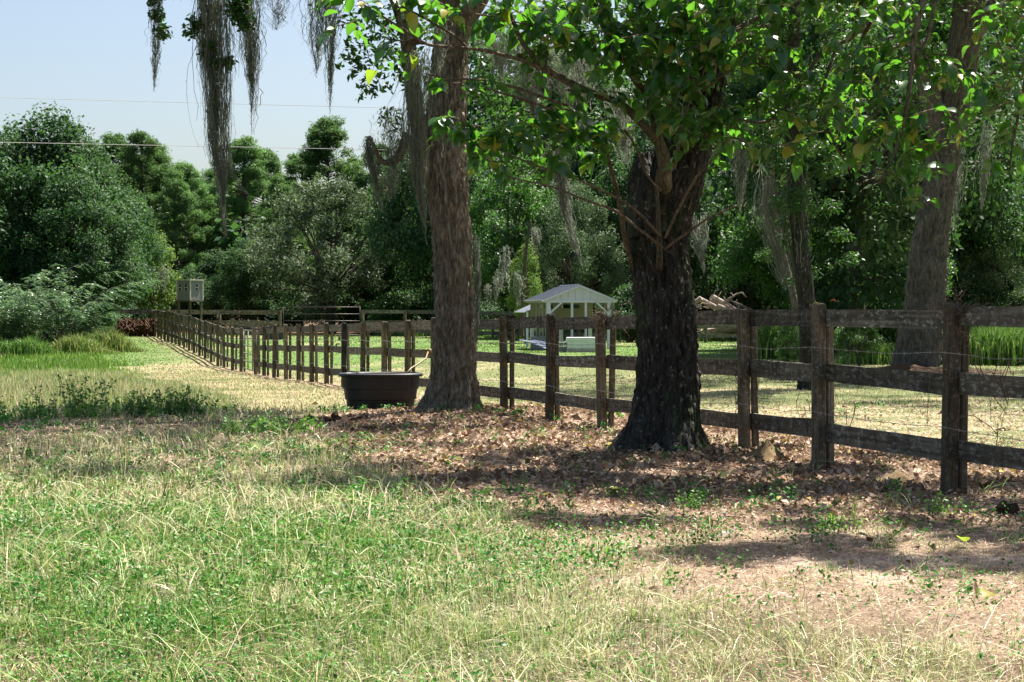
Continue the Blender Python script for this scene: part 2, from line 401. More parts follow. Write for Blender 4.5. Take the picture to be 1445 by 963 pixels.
c = mixc(nt, 1, mixc(nt, 1, at.outputs['Color'], f, 'MULTIPLY'), f2, 'MULTIPLY')
nt.links.new(c, b.inputs['Base Color']); b.inputs['Roughness'].default_value = .95; b.inputs['Specular IOR Level'].default_value = .1
bump(nt, b, noise(nt, 30, 6, v, .8), .8, .03)
tag(obj('ground', me, m), 'pasture ground of grass, straw and bare sandy soil under the trees', 'ground', kind='structure')

# ------------------------------------------------------------------ grass and litter
def sample_area(d0, d1, dens, pxl=-60, pxr=1500, margin=.8):
    """uniform points over the visible wedge between depths d0, d1"""
    xl, xr = (pxl - CX) / F * d1 - margin, (pxr - CX) / F * d1 + margin
    n = int((xr - xl) * (d1 - d0) * dens)
    x = R.uniform(xl, xr, n); y = R.uniform(d0, d1, n)
    k = (x > (pxl - CX) / F * y - margin) & (x < (pxr - CX) / F * y + margin)
    return x[k], y[k]
def blades(x, y, h, wd, lean, col, base_z=None):
    """curved 3-triangle blades"""
    n = len(x); th = R.uniform(0, 2 * math.pi, n); ph = R.uniform(0, 2 * math.pi, n)
    z = gz(x, y) - .01 if base_z is None else base_z
    b = np.stack([x, y, z], -1); wdir = np.stack([np.cos(th), np.sin(th), np.zeros(n)], -1) * (wd / 2)[:, None]
    ld = np.stack([np.cos(ph), np.sin(ph), np.zeros(n)], -1)
    up = np.array([0, 0, 1.])
    mid = b + up * (h * .6 * np.sqrt(np.clip(1 - lean ** 2 * .3, .1, 1)))[:, None] + ld * (h * lean * .3)[:, None]
    tip = b + up * (h * np.clip(1 - lean * .55, .15, 1))[:, None] + ld * (h * lean)[:, None]
    V = np.stack([b - wdir, b + wdir, mid + wdir * .75, mid - wdir * .75, tip], 1).reshape(-1, 3)
    o = np.arange(n)[:, None] * 5
    return V, o + np.array([[0, 1, 2, 3]]), o + np.array([[3, 2, 4]]), col
def tuft_blades(x, y, h, wd, out, ph, col):
    """longer curved blades: two quads and a tip, heading ph, arching out"""
    n = len(x); b = np.stack([x, y, gz(x, y) - .01], -1); ld = np.stack([np.cos(ph), np.sin(ph), np.zeros(n)], -1)
    th = ph + R.uniform(.6, 2.5, n); wdir = np.stack([np.cos(th), np.sin(th), R.normal(0, .2, n)], -1) * (wd / 2)[:, None]; up = np.array([0, 0, 1.])
    def at(t): return b + ld * (h * out * t ** 1.7)[:, None] + up * (h * (t - np.clip(out, 0, 1.6) * .42 * t ** 2.2))[:, None]
    m1, m2, tip = at(np.full(n, .38)), at(np.full(n, .72)), at(np.ones(n))
    V = np.stack([b - wdir, b + wdir, m1 + wdir * .9, m1 - wdir * .9, m2 + wdir * .65, m2 - wdir * .65, tip], 1).reshape(-1, 3)
    o = np.arange(n)[:, None] * 7
    return V, np.concatenate([o + np.array([[0, 1, 2, 3]]), o + np.array([[3, 2, 4, 5]])]), o + np.array([[5, 4, 6]]), col
def tri_blades(x, y, h, wd, lean, col):
    n = len(x); th = R.uniform(0, 2 * math.pi, n); ph = R.uniform(0, 2 * math.pi, n)
    b = np.stack([x, y, gz(x, y) - .01], -1); wdir = np.stack([np.cos(th), np.sin(th), np.zeros(n)], -1) * (wd / 2)[:, None]
    tip = b + np.stack([np.cos(ph) * h * lean, np.sin(ph) * h * lean, h], -1)
    V = np.stack([b - wdir, b + wdir, tip], 1).reshape(-1, 3)
    return V, None, np.arange(n)[:, None] * 3 + np.array([[0, 1, 2]]), col
def emit(name, parts, material):
    Vs, qs, ts, cq, ct, n = [], [], [], [], [], 0
    for V, q, t, c in parts:
        Vs.append(V)
        if q is not None: qs.append(q + n); cq.append(np.concatenate([c] * (len(q) // len(c))))
        if t is not None: ts.append(t + n); ct.append(c)
        n += len(V)
    fs = ([np.concatenate(qs)] if qs else []) + ([np.concatenate(ts)] if ts else [])
    return obj(name, mesh_np(name, np.concatenate(Vs), fs, col=np.concatenate(cq + ct)), material)
PAL = np.array([(.065, .165, .018), (.14, .26, .035), (.27, .34, .09), (.43, .46, .22), (.52, .44, .27), (.70, .60, .43), (.36, .25, .15)])
def pick(n, wts, jit=.22):
    wts = np.asarray(wts, float)
    if wts.ndim == 1: wts = np.broadcast_to(wts, (n, len(wts)))
    cs = np.cumsum(wts, 1); cs /= cs[:, -1:]
    k = (R.rand(n)[:, None] > cs).sum(1)
    return np.clip(PAL[k] * (1 + R.uniform(-jit, jit, (n, 1))) * (1 + R.uniform(-.08, .08, (n, 3))), .01, .9)
W_near = np.array([.10, .13, .20, .22, .17, .14, .04]); W_straw = np.array([.04, .06, .10, .14, .24, .28, .16]); W_green = np.array([.35, .3, .2, .08, .04, .02, .01])
near = []
for d0, d1, dens, wd in ((4.6, 8, 2600, .0034), (8, 11, 1700, .0046), (11, 16, 1100, .0068), (16, 23, 520, .010), (23, 30, 300, .014)):
    x, y = sample_area(d0, d1, dens); z = zones(x, y)
    cover = np.clip(1 - .93 * z['lit'] - .3 * z['dry'] - z['bare'] * .45, 0.03, 1)
    cover *= .45 + .45 * sm(z['n2'] + z['n1'], -.4, .1); cover = np.where(y < 7, np.maximum(cover, .8 * (1 - z['bare'])), cover)
    cover = np.where(z['path'] > .5, 1.2, cover); cover = np.where(z['behind'] > .5, .6 * (1 - .8 * z['lit']), cover)
    k = R.rand(len(x)) < cover; x, y = x[k], y[k]; z = {a: b_[k] for a, b_ in z.items()}; n = len(x)
    gpatch = sm(1.3 * fbm(np.stack([x, y], -1) * .55 + 3, 3, 51) + .4 * sm(-x, -.5, 1.6) * (1 - sm(y, 11, 13)), -.05, .22) * (1 - z['dry'])
    strp = sm(fbm(np.stack([x, y], -1) * .8 + 17, 3, 71) + .25 * np.exp(-((x + .3) / 1.2) ** 2 - ((y - 8.5) / 2) ** 2), -.02, .2) * .8
    stw = np.clip(strp + sm(y + 2.5 * z['n1'], 12.5, 16) * (1 - sm(y, 24, 27)) + z['dry'] + z['path'] + .75 * z['behind'] + z['lit'] * .8, 0, 1)
    wt = W_near * (1 - stw - 0)[:, None] + W_straw * stw[:, None]
    wt = wt * (1 - gpatch * .8 * (1 - .7 * stw))[:, None] + W_green * (gpatch * .8 * (1 - .7 * stw))[:, None]
    low = np.clip(z['lit'] + z['dry'] * .8 + z['path'] + z['behind'], 0, 1)
    h = R.uniform(.05, .2, n) * (1 + .8 * z['n1'] + .4 * z['n2']) * (1 - .62 * low) * (1 - .3 * gpatch)
    tall = R.rand(n) < .05 * (1 - low) * (1 - stw * .5); h = np.where(tall, h * R.uniform(1.4, 2.2, n), h)
    h = np.where(y > 24, h * np.where(low > .5, 1.2, 1), h)
    flat = R.rand(n) < .62 * (1 - gpatch * .6)
    near.append(blades(x, y, np.where(flat, h * .42, h), wd * R.uniform(.6, 1.5, n) * (1 + .5 * gpatch), np.where(flat, R.uniform(1.2, 3.2, n), R.uniform(.2, 1.1, n)), pick(n, wt)))
for d0, d1, dens, wd, nb in ((4.6, 7.5, 64, .0040, 18), (7.5, 10.5, 44, .0052, 16), (10.5, 15, 26, .0072, 13), (15, 24, 11, .011, 10)):
    x, y = sample_area(d0, d1, dens); z = zones(x, y)
    k = R.rand(len(x)) < np.clip(1 - z['lit'] * .95 - z['dry'] * .5 - z['path'] - z['behind'], .02, 1) * np.maximum(sm(z['n2'] + .8 * z['n1'], -.45, .1), .75 * (y < 7)); x, y = x[k], y[k]; m = len(x)
    tl = R.uniform(.07, .22, m) * (1 - .45 * z['dry'][k]) * (1 + .5 * fbm(np.stack([x, y], -1) * .7, 2, 81)); tone = 1.5 * fbm(np.stack([x, y], -1) * .7 + 5, 3, 91) + .16 * R.normal(size=m) - .22 * sm(-x, -.2, 1.2) * (1 - sm(y, 11, 13)); yb = sm(y, 13, 18)
    tg = sm(-tone - .25 * yb, -.05, .2)
    W1 = np.array([.02, .05, .22, .34, .18, .19, 0]); W2 = np.array([.22, .34, .28, .12, .03, .01, 0])
    ii = np.repeat(np.arange(m), nb); n = len(ii); ph = R.uniform(0, 6.28, n); ro = R.uniform(0, .11, n)
    near.append(tuft_blades(x[ii] + np.cos(ph) * ro, y[ii] + np.sin(ph) * ro, tl[ii] * R.uniform(.45, 1.2, n), wd * R.uniform(.5, 1.25, n), R.uniform(.1, 1.5, n), R.uniform(0, 6.28, n), pick(n, W1 * (1 - tg[ii, None]) + W2 * tg[ii, None], .2)))
    near[-1] = (near[-1][0], near[-1][1], near[-1][2], near[-1][3])
x, y = sample_area(4.7, 12, 42); z = zones(x, y); k = (z['lit'] + z['dry'] < .3 + .3 * R.rand(len(x))) & (fbm(np.stack([x, y], -1) * .8 + 31, 2, 7) > -.12); x, y = x[k], y[k]; n = len(x)
near.append(tuft_blades(x, y, R.uniform(.16, .42, n), .0012 + .00038 * y, R.uniform(.5, 1.7, n), R.uniform(0, 6.28, n), pick(n, np.array([0, .05, .2, .35, .15, .25, 0]))))
tag(emit('grass', near, M['grass']), 'mixed green and straw grass filling the near field below the fence', 'grass', kind='stuff')
# meadow to the left and lawn behind: simple blades
far = []
for d0, d1, dens, wd in ((28, 38, 260, .022), (38, 52, 150, .032), (52, 75, 75, .05), (75, 100, 36, .08)):
    x, y = sample_area(d0, d1, dens, -40, 1480, 1); z = zones(x, y); n = len(x)
    mead = (z['side'] < -2.6 + .9 * R.normal(size=n)) & (z['path'] < .2 + .75 * R.rand(n))
    k = R.rand(n) < np.where(mead, 1.0, np.where(z['behind'] > .5, .35, .7)) * (1 - .8 * np.clip(z['strip'], 0, 1)); x, y, mead = x[k], y[k], mead[k]; z = {a: b_[k] for a, b_ in z.items()}; n = len(x)
    band = fbm(np.stack([x * .12, y * .16], -1), 3, 61)
    gr = sm(y + 34 * band, 44, 66)
    low = ~mead
    stw = np.where(low, np.where(z['behind'] > .5, (1 - sm(y + 20 * z['n3'], 48, 60)) * (.45 + .35 * sm(z['n1'], -.1, .2)), .9 - .5 * sm(z['n1'], 0, .3)), .3 * (1 - gr) * (band > -.1))
    Wm = np.array([.03, .14, .34, .34, .08, .07, .0]); Wf = np.array([.26, .50, .20, .04, 0, 0, 0])
    wt = (Wm * (1 - gr)[:, None] + Wf * gr[:, None]) * (1 - stw)[:, None] + W_straw * stw[:, None]
    h = np.where(low, R.uniform(.03, .07, n), R.uniform(.08, .24, n) * (1 + .5 * band) * np.clip((-2.3 - z['side']) / 2.5, .3, 1))
    far.append(tri_blades(x, y, h, wd * R.uniform(.6, 1.4, n), R.uniform(0, .5, n), pick(n, wt)))
tag(emit('meadow_grass', far, M['grass']), 'soft tall meadow grass left of the fence and mown lawn behind it', 'grass', kind='stuff')

def quads_from(c, u, v):
    """bent quads: centre c, half axes u (length), v (width)"""
    n = len(c); V = np.stack([c - u, c + v, c + u, c - v], 1).reshape(-1, 3)
    return V, np.arange(n)[:, None] * 4 + np.array([[0, 1, 2, 3]])
def rdir(n, zb=0., zs=1.):
    v = R.normal(size=(n, 3)); v[:, 2] = v[:, 2] * zs + zb; return v / np.linalg.norm(v, axis=1, keepdims=True)
def leaf_frames(n, nrm_up):
    nr = rdir(n, nrm_up); a = rdir(n); u = np.cross(nr, a); u /= np.linalg.norm(u, axis=1, keepdims=True) + 1e-9
    return u, np.cross(nr, u)
# leaf litter
LP = np.array([(.28, .19, .13), (.42, .30, .21), (.16, .10, .065), (.52, .39, .29), (.28, .17, .10), (.13, .09, .06), (.42, .33, .10), (.17, .2, .07)])
lv = []
for d0, d1, dens, s in ((8, 13, 420, .018), (13, 18, 420, .024), (18, 30, 230, .030)):
    x, y = sample_area(d0, d1, dens); z = zones(x, y)
    k = R.rand(len(x)) < np.clip(z['lit'] * 1.0 + .10 * z['dry'] + .02, 0, 1) * (.35 + .65 * sm(z['n2'], -.3, .15)); x, y = x[k], y[k]; n = len(x)
    c = np.stack([x, y, gz(x, y) + R.uniform(.004, .035, n)], -1); u, v = leaf_frames(n, 1.6)
    L = s * R.uniform(.4, 1.5, n) * np.where(R.rand(n) < .12, 1.7, 1); u = u * L[:, None]; v = v * (L * R.uniform(.4, .75, n))[:, None]
    # folded leaf: two triangles pairs, edges curled up
    lift = np.array([0, 0, 1.]) * (L * R.uniform(.1, .5, n))[:, None]
    V = np.stack([c - u, c - u * .1 + v + lift, c + u, c - u * .1 - v + lift], 1).reshape(-1, 3); o = np.arange(n)[:, None] * 4
    cl = LP[R.choice(8, n, p=[.2, .2, .16, .14, .13, .09, .04, .04])] * R.uniform(.7, 1.2, (n, 1))
    lv.append((V, None, o + np.array([[0, 1, 2]]), cl)); lv.append((V, None, o + np.array([[0, 2, 3]]), cl))
for d0, d1, dens, s in ((4.8, 6.3, 900, .010), (6.3, 8, 1900, .010), (8, 11, 2300, .011), (11, 14, 1000, .016), (14, 19, 500, .022), (19, 28, 200, .03)):
    x, y = sample_area(d0, d1, dens); z = zones(x, y)
    k = R.rand(len(x)) < np.clip(z['lit'] * .9 + z['dry'] * 1.0 * (1 - .35 * z['bare']) + .7, 0, 1); x, y = x[k], y[k]; n = len(x)
    c = np.stack([x, y, gz(x, y) + R.uniform(.003, .02, n)], -1); nr = rdir(n, 2.0); th = R.uniform(0, 6.28, n)
    u = np.stack([np.cos(th), np.sin(th), R.normal(0, .25, n)], -1) * (s * R.uniform(.5, 2.2, n))[:, None]; v = np.cross(nr, u); v = v / np.linalg.norm(v, axis=1, keepdims=True) * (s * R.uniform(.1, .28, n))[:, None]
    V, q = quads_from(c, u, v); DP = np.array([(.55, .42, .30), (.66, .54, .42), (.36, .25, .17), (.18, .12, .08), (.48, .33, .24)])
    lv.append((V, q, None, DP[R.randint(0, 5, n)] * R.uniform(.75, 1.2, (n, 1))))
tag(emit('leaf_litter', lv, M['litter']), 'brown fallen leaves scattered over the soil beneath the two near trees', 'fallen leaves', kind='stuff')
# low broad-leaved weeds
wv = []
for d0, d1, dens, s in ((4.8, 8, 78, .0095), (8, 12, 72, .012), (12, 20, 11, .016), (20, 28, 5, .022)):
    x, y = sample_area(d0, d1, dens)
    gp = fbm(np.stack([x, y], -1) * .55 + 3, 3, 51) + .35 * sm(-x, -.5, 1.6) * (1 - sm(y, 11, 13)) + .12 * R.normal(size=len(x))
    zz = zones(x, y)
    k = (gp > .08) | (R.rand(len(x)) < .12 + .1 * zz['dry']); k &= (zz['bare'] < .6) & ((zz['behind'] < .5) | (R.rand(len(x)) < .08)) & ((zz['path'] < .5) | (R.rand(len(x)) < .25)); x, y = x[k], y[k]; n = len(x)
    m_ = 20; ox = np.repeat(x, m_) + R.normal(0, .04, n * m_); oy = np.repeat(y, m_) + R.normal(0, .04, n * m_)
    c = np.stack([ox, oy, gz(ox, oy) + R.uniform(.02, .11, n * m_)], -1); u, v = leaf_frames(n * m_, 1.0)
    L = s * R.uniform(.5, 1.4, n * m_)
    V, q = quads_from(c, u * L[:, None], v * (L * .55)[:, None])
    cl = np.array([(.03, .14, .015), (.05, .21, .025), (.10, .28, .04)])[R.randint(0, 3, n * m_)] * R.uniform(.7, 1.2, (n * m_, 1))
    wv.append((V, q, None, cl))
tag(emit('weeds', wv, M['grass']), 'low bright green broad-leaved weeds growing among the grass', 'weeds', kind='stuff')

# ------------------------------------------------------------------ trunks
def bark_tube(ctrl, n_ang, n_len, seed, amp=.03, ridge=9, lobes=5, flare=.5, flare_h=.5, zscale=1.0, groove=2.2, jag=None):
    """ctrl rows: x, y, z, r. Returns displaced tube (V, quads)."""
    S = spline(ctrl, n_len); pts, r = S[:, :3], S[:, 3]
    T = np.gradient(pts, axis=0); T /= np.linalg.norm(T, axis=1, keepdims=True)
    seg = np.concatenate([[0], np.cumsum(np.linalg.norm(np.diff(pts, axis=0), axis=1))])
    u = np.cross(T, [0, 1, 0.001]); u /= np.linalg.norm(u, axis=1, keepdims=True); v = np.cross(T, u)
    a = np.arange(n_ang) / n_ang * 2 * math.pi
    A, Sg = np.meshgrid(a, seg)
    ca, sa = np.cos(A), np.sin(A); rr = r[:, None]
    twist = A + .25 * Sg * zscale * .3
    q3 = np.stack([np.cos(twist) * ridge, np.sin(twist) * ridge, Sg * groove], -1)
    wob = np.stack([ca * 2, sa * 2, Sg * 1.5], -1)
    q3 = q3 + .7 * np.stack([vn(wob * 2, seed + 9), vn(wob * 2, seed + 10), 0 * A], -1)
    rid = 1 - np.abs(vn(q3, seed)) * 1.9; rid2 = 1 - np.abs(vn(q3 * 2.1 + 5, seed + 1)) * 1.8
    plate = vn(np.stack([np.cos(twist) * ridge * 1.4, np.sin(twist) * ridge * 1.4, Sg * groove * 4], -1), seed + 2)
    disp = amp * (rid * .6 + rid2 * .25 + plate * .35 - .4)
    big = .09 * vn(np.stack([ca * 1.3, sa * 1.3, Sg * .8], -1), seed + 3) * rr
    lob = 0
    if flare:
        fall = np.exp(-Sg / flare_h); lb = .5 + .5 * np.cos(A * lobes + 1.3 * vn(np.stack([ca, sa, 0 * A], -1), seed + 4) * 2 + seed)
        lob = rr * flare * fall * (.25 + 1.1 * lb ** 1.5) * np.exp(-Sg / flare_h * .3)
    rad = rr + disp * np.clip(rr / .25, .3, 1.2) + big + lob
    V = pts[:, None, :] + rad[..., None] * (ca[..., None] * u[:, None, :] + sa[..., None] * v[:, None, :])
    if jag is not None:   # torn end
        V[-6:, :, 2] += jag * (vn(np.stack([ca[-6:] * 3, sa[-6:] * 3, Sg[-6:]], -1), seed + 7))
    i, j = np.meshgrid(np.arange(n_len - 1), np.arange(n_ang), indexing='ij'); j2 = (j + 1) % n_ang
    q = np.stack([i * n_ang + j, i * n_ang + j2, (i + 1) * n_ang + j2, (i + 1) * n_ang + j], -1).reshape(-1, 4)
    Vf = V.reshape(-1, 3); Vf = np.concatenate([Vf, V[-1].mean(0, keepdims=True)]); k = np.arange(n_ang)
    t = np.stack([(n_len - 1) * n_ang + k, (n_len - 1) * n_ang + (k + 1) % n_ang, np.full(n_ang, len(Vf) - 1)], 1)
    return Vf, q, t
def pxctrl(rows, d, wscale=1.0):
    """rows px, py, width px (, depth offset)"""
    out = []
    for r_ in rows:
        dd = d + (r_[3] if len(r_) > 3 else 0); p = P(r_[0], r_[1], dd); out.append((p.x, p.y, p.z, r_[2] / 2 / F * dd * wscale))
    return out
def trunk_part(name, ctrl, na, nl, seed, material, parent, origin, **k):
    V, q, t = bark_tube([(c[0] - origin[0], c[1] - origin[1], c[2] - origin[2], c[3]) for c in ctrl], na, nl, seed, **k)
    return obj(name, mesh_np(name, V, [q, t], smooth=True), material, parent)

# ------------------------------------------------------------------ moss festoons
def moss_mesh(path, width, n, seed, droop=1.0, thin=.006, spread_top=None):
    """path: list of (x,y,z) local, strands start along the first part and hang down to the last point"""
    rs = np.random.RandomState(seed); path = np.asarray(path, float); m_ = 12
    Vs, fs, tn, k = [], [], [], 0
    t0 = rs.rand(n) ** 1.3 * .82; ln = rs.uniform(.12, .5, n)
    nh = 8
    tuft = rs.normal(size=(9, 2)) * .38; tk = rs.randint(0, 9, n); tend = rs.uniform(.55, 1, 9); tend[0] = 1
    for s in range(n):
        te = tend[tk[s]]; a_ = min(t0[s], te * .85); tt = np.linspace(a_, min(te, a_ + ln[s]), m_)
        c = np.stack([np.interp(tt, np.linspace(0, 1, len(path)), path[:, i_]) for i_ in range(3)], 1)
        wloc = width * np.clip(1 - (tt / te) ** 2.6, .05, 1) ** .9
        off = tuft[tk[s]] * .8 + rs.normal(size=2) * .17; wig = np.cumsum(rs.normal(0, .05 if s % 6 else .16, (m_, 2)), 0)
        c[:, 0] += wloc * (off[0] + wig[:, 0]) + rs.normal(0, .008, m_); c[:, 1] += wloc * (off[1] + wig[:, 1]) + rs.normal(0, .008, m_)
        th = rs.rand() * 3.14; dx = np.array([math.cos(th), math.sin(th) * .6, .25]) * thin * rs.uniform(.5, 1.3)
        ww = np.linspace(1, .4, m_)[:, None]
        V = np.stack([c - dx * ww, c + dx * ww], 1).reshape(-1, 3)
        i_ = np.arange(m_ - 1)[:, None] * 2; Vs.append(V); fs.append(i_ + np.array([[0, 1, 3, 2]]) + k); k += len(V)
        tn.append(np.full(m_ - 1, rs.rand()))
        hb = c[rs.randint(1, m_ - 1, nh)]; hd = rs.normal(size=(nh, 3)) * np.array([.028, .028, .02]) * (thin / .006) ** .6 - np.array([0, 0, .02])
        V = np.stack([hb, hb + dx * .8, hb + hd + dx * .3, hb + hd], 1).reshape(-1, 3)
        Vs.append(V); fs.append(np.arange(nh)[:, None] * 4 + np.array([[0, 1, 2, 3]]) + k); k += nh * 4; tn.append(rs.rand(nh))
    return mesh_np('hanging_moss', np.concatenate(Vs), [np.concatenate(fs)], tint=np.concatenate(tn))

# ------------------------------------------------------------------ foliage crowns
def foliage(clumps, n, L, asp, up=.8, shell=.55, seed=1, droop=0):
    """clumps rows x y z rx rz; leaves spread through each, denser on its outside"""
    rs = np.random.RandomState(seed); cl = np.asarray(clumps, float)
    wgt = cl[:, 3] ** 2; k = rs.choice(len(cl), n, p=wgt / wgt.sum()); c = cl[k]
    d = rs.normal(size=(n, 3)); d /= np.linalg.norm(d, axis=1, keepdims=True)
    rr = rs.rand(n) ** shell
    rough = 1 + .5 * vn(d * 2.2 + k[:, None] * 3.1, seed)
    p = c[:, :3] + d * (rr * rough)[:, None] * np.stack([c[:, 3], c[:, 3], c[:, 4]], 1)
    nr = d * .6 + rs.normal(size=(n, 3)) * .6 + np.array([0, 0, up]); nr /= np.linalg.norm(nr, axis=1, keepdims=True)
    a = rs.normal(size=(n, 3)); u = np.cross(nr, a); u /= np.linalg.norm(u, axis=1, keepdims=True); v = np.cross(nr, u)
    if droop: u[:, 2] -= droop; u /= np.linalg.norm(u, axis=1, keepdims=True)
    l = L * rs.uniform(.55, 1.35, n)
    V, q = quads_from(p, u * (l / 2)[:, None], v * (l * asp / 2)[:, None])
    tint = np.clip(.5 * rs.rand(len(cl))[k] + .5 * rs.rand(n), 0, 1)
    return V, q, tint
def crown_mesh(name, *a, **k):
    V, q, t = foliage(*a, **k); return mesh_np(name, V, [q], tint=t)
def lobed(rs, R0, H, n, zb, rc, flat=.6, top=1.0):
    """clump centres over a rounded crown of radius R0 between zb and H"""
    out = []
    while len(out) < n:
        d = rs.normal(size=3); d /= np.linalg.norm(d); k = rs.uniform(.5, 1.0)
        z = (d[2] * k * .5 + .5); prof = math.sin(math.pi * min(1, max(.08, z * .8 + .17))) ** .6
        x, y = d[0] * k * R0 * prof, d[1] * k * R0 * prof
        r = rc * rs.uniform(.6, 1.35)
        out.append((x, y, zb + (H - zb) * z * top, r, r * flat))
    return out
def limbs(mb, clumps, rs, start_z, lean=(0, 0), n=14, r0=.12):
    for k in rs.choice(len(clumps), min(n, len(clumps)), replace=False):
        c = clumps[k]; z0 = min(start_z * rs.uniform(.6, 1.1), c[2] - .3); s = np.array([lean[0], lean[1], z0]); e = np.array(c[:3])
        m1 = s + (e - s) * .5 + np.array([*(rs.normal(size=2) * .25), (e[2] - z0) * rs.uniform(-.1, .15)])
        mb.tube(spline([s, m1, e], 6), np.linspace(r0, r0 * .25, 6), 5, False)

def make_tree(kind, seed):
    rs = np.random.RandomState(seed); t = empty({'oak': 'oak_tree', 'pine': 'pine_tree', 'grey': 'willow_tree', 'small': 'young_tree', 'bush': 'shrub'}[kind], (0, 0, 0))
    mb = MB()
    if kind == 'oak':      # 10 m tall, 4.6 radius
        cl = lobed(rs, 4.6, 9.8, 96, 1.0, 1.0, .7)
        mb.tube(spline([(0, 0, -.2), (.1, 0, 2), (-.1, .2, 5), (0, .1, 8)], 8), [.34, .27, .24, .22, .18, .15, .1, .06], 8); limbs(mb, cl, rs, 4, n=22)
        me = crown_mesh('crown', cl, 35000, .195, .6, shell=.45, seed=seed); mt = M['oak_far']
    elif kind == 'pine':   # 16 m tall
        cl = []
        for k in range(150):
            z = rs.uniform(.2, 1) ; rad = 3.4 * (1 - (max(0, z - .22) / .78) ** 2.6) + .5; a_ = rs.uniform(0, 6.28); d_ = rad * rs.uniform(.4, 1); r = rs.uniform(.45, .85)
            cl.append((math.cos(a_) * d_, math.sin(a_) * d_, 15.2 * z, r, r * .62))
        mb.tube(spline([(0, 0, -.2), (.1, 0, 5), (-.1, .1, 10), (0, 0, 15)], 9), np.linspace(.25, .05, 9), 8)
        for c in cl: mb.tube([(0, 0, c[2] - .7), (c[0] * .5, c[1] * .5, c[2] - .45), c[:3]], [.05, .035, .015], 4, False)
        me = crown_mesh('crown', cl, 42000, .34, .17, up=.5, shell=.4, seed=seed); mt = M['pine']
    elif kind == 'grey':
        cl = lobed(rs, 4.8, 9.4, 90, .8, .85, .8)
        mb.tube(spline([(0, 0, -.2), (.2, 0, 1.5), (-.1, .2, 4), (0, .1, 7)], 8), [.3, .27, .24, .2, .16, .12, .08, .04], 8); limbs(mb, cl, rs, 3, n=50, r0=.09)
        me = crown_mesh('crown', cl, 36000, .20, .4, up=.3, shell=.5, seed=seed, droop=.3); mt = M['grey_leaf']
    elif kind == 'small':
        cl = lobed(rs, 2.3, 5.6, 34, .7, .75, .7)
        mb.tube(spline([(0, 0, -.2), (.1, 0, 1), (-.1, .1, 2.5), (0, .1, 4.5)], 6), np.linspace(.12, .03, 6), 6); limbs(mb, cl, rs, 2, n=20, r0=.04)
        me = crown_mesh('crown', cl, 13000, .17, .5, shell=.5, seed=seed); mt = M['yellow_leaf']
    else:
        cl = lobed(rs, 1.9, 2.5, 26, .25, .6, .7)
        for c in cl[:12]: mb.tube([(0, 0, -.1), (c[0] * .5, c[1] * .5, c[2] * .6), c[:3]], [.04, .025, .01], 4, False)
        me = crown_mesh('foliage', cl, 11000, .13, .55, shell=.5, seed=seed); mt = M['oak_far']
    mb.build('stem' if kind == 'bush' else 'trunk', M['bark_far'], t, True)
    o = obj(me.name.split('.')[0], me, mt, t); return t
PROTO = {}
def place(kind, var, px, py_top, d, label, width=None, group=None, rz=None, material=None, name=None, base=None):
    """a tree whose top shows at photo height py_top"""
    if group == GT_ and px < 620 and d > 87: d += 10
    if group == 'undergrowth shrubs along the edge of the woods' and d > 86: d += 9
    key = (kind, var); x = (px - CX) / F * d; z0 = g1(x, d) if base is None else base
    H = {'oak': 10.6, 'pine': 16.0, 'grey': 10.2, 'small': 6.1, 'bush': 2.9}[kind]; W = {'oak': 10.4, 'pine': 7.6, 'grey': 10.6, 'small': 5.6, 'bush': 4.7}[kind]
    if key not in PROTO: PROTO[key] = make_tree(kind, 100 + 13 * var + len(kind)); t = PROTO[key]; new = True
    else: t = copy_tree(PROTO[key])
    if name: t.name = name
    h = EYE - (py_top - HY) / F * d - z0; s = h / H; sw = s if width is None else width / F * d / W
    t.location = (x, d, z0); t.scale = (sw, sw, s); t.rotation_euler[2] = R.uniform(0, 6.28) if rz is None else rz
    if 'group' in t: del t['group']
    tag(t, label, {'oak': 'tree', 'pine': 'pine tree', 'grey': 'tree', 'small': 'tree', 'bush': 'shrub'}[kind], group)
    if material:
        for ch in t.children:
            if ch.name.split('.')[0] in ('crown', 'foliage'):
                ch.material_slots[0].link = 'OBJECT'; ch.material_slots[0].material = M[material]
    return t
GT_ = 'trees along the far treeline'
# left part
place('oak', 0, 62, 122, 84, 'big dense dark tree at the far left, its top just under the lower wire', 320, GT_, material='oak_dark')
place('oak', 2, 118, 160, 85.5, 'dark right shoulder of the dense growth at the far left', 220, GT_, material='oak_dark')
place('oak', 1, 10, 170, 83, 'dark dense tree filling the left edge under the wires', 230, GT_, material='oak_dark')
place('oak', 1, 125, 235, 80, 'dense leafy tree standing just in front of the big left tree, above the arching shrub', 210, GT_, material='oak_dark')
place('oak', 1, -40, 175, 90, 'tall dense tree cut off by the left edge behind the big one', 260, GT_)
place('pine', 2, 160, 178, 122, 'pine behind the gap between the big left tree and the rounded pine', 130, GT_)
place('pine', 1, 312, 215, 120, 'pine filling in behind the long moss, right of the sky gap', 130, GT_)
place('pine', 0, 425, 205, 118, 'pine between the tallest left pine and the long moss', 130, GT_)
place('oak', 2, 165, 225, 88, 'leafy mid green tree leaning right out of the big left tree', 150, GT_)
place('pine', 0, 200, 172, 112, 'pine with a rounded top standing beside the big left tree', 125, GT_)
place('pine', 1, 130, 190, 118, 'pine showing just behind the right shoulder of the big left tree', 120, GT_)
place('pine', 1, 248, 232, 108, 'lower pine sloping down into the sky gap', 105, GT_)
place('pine', 2, 345, 183, 112, 'broad pine right of the sky gap, behind the long moss', 130, GT_)
place('pine', 0, 292, 250, 116, 'short pine filling the bottom of the sky gap', 110, GT_)
place('pine', 1, 395, 240, 106, 'pine between the long moss and the rounded grey tree', 110, GT_)
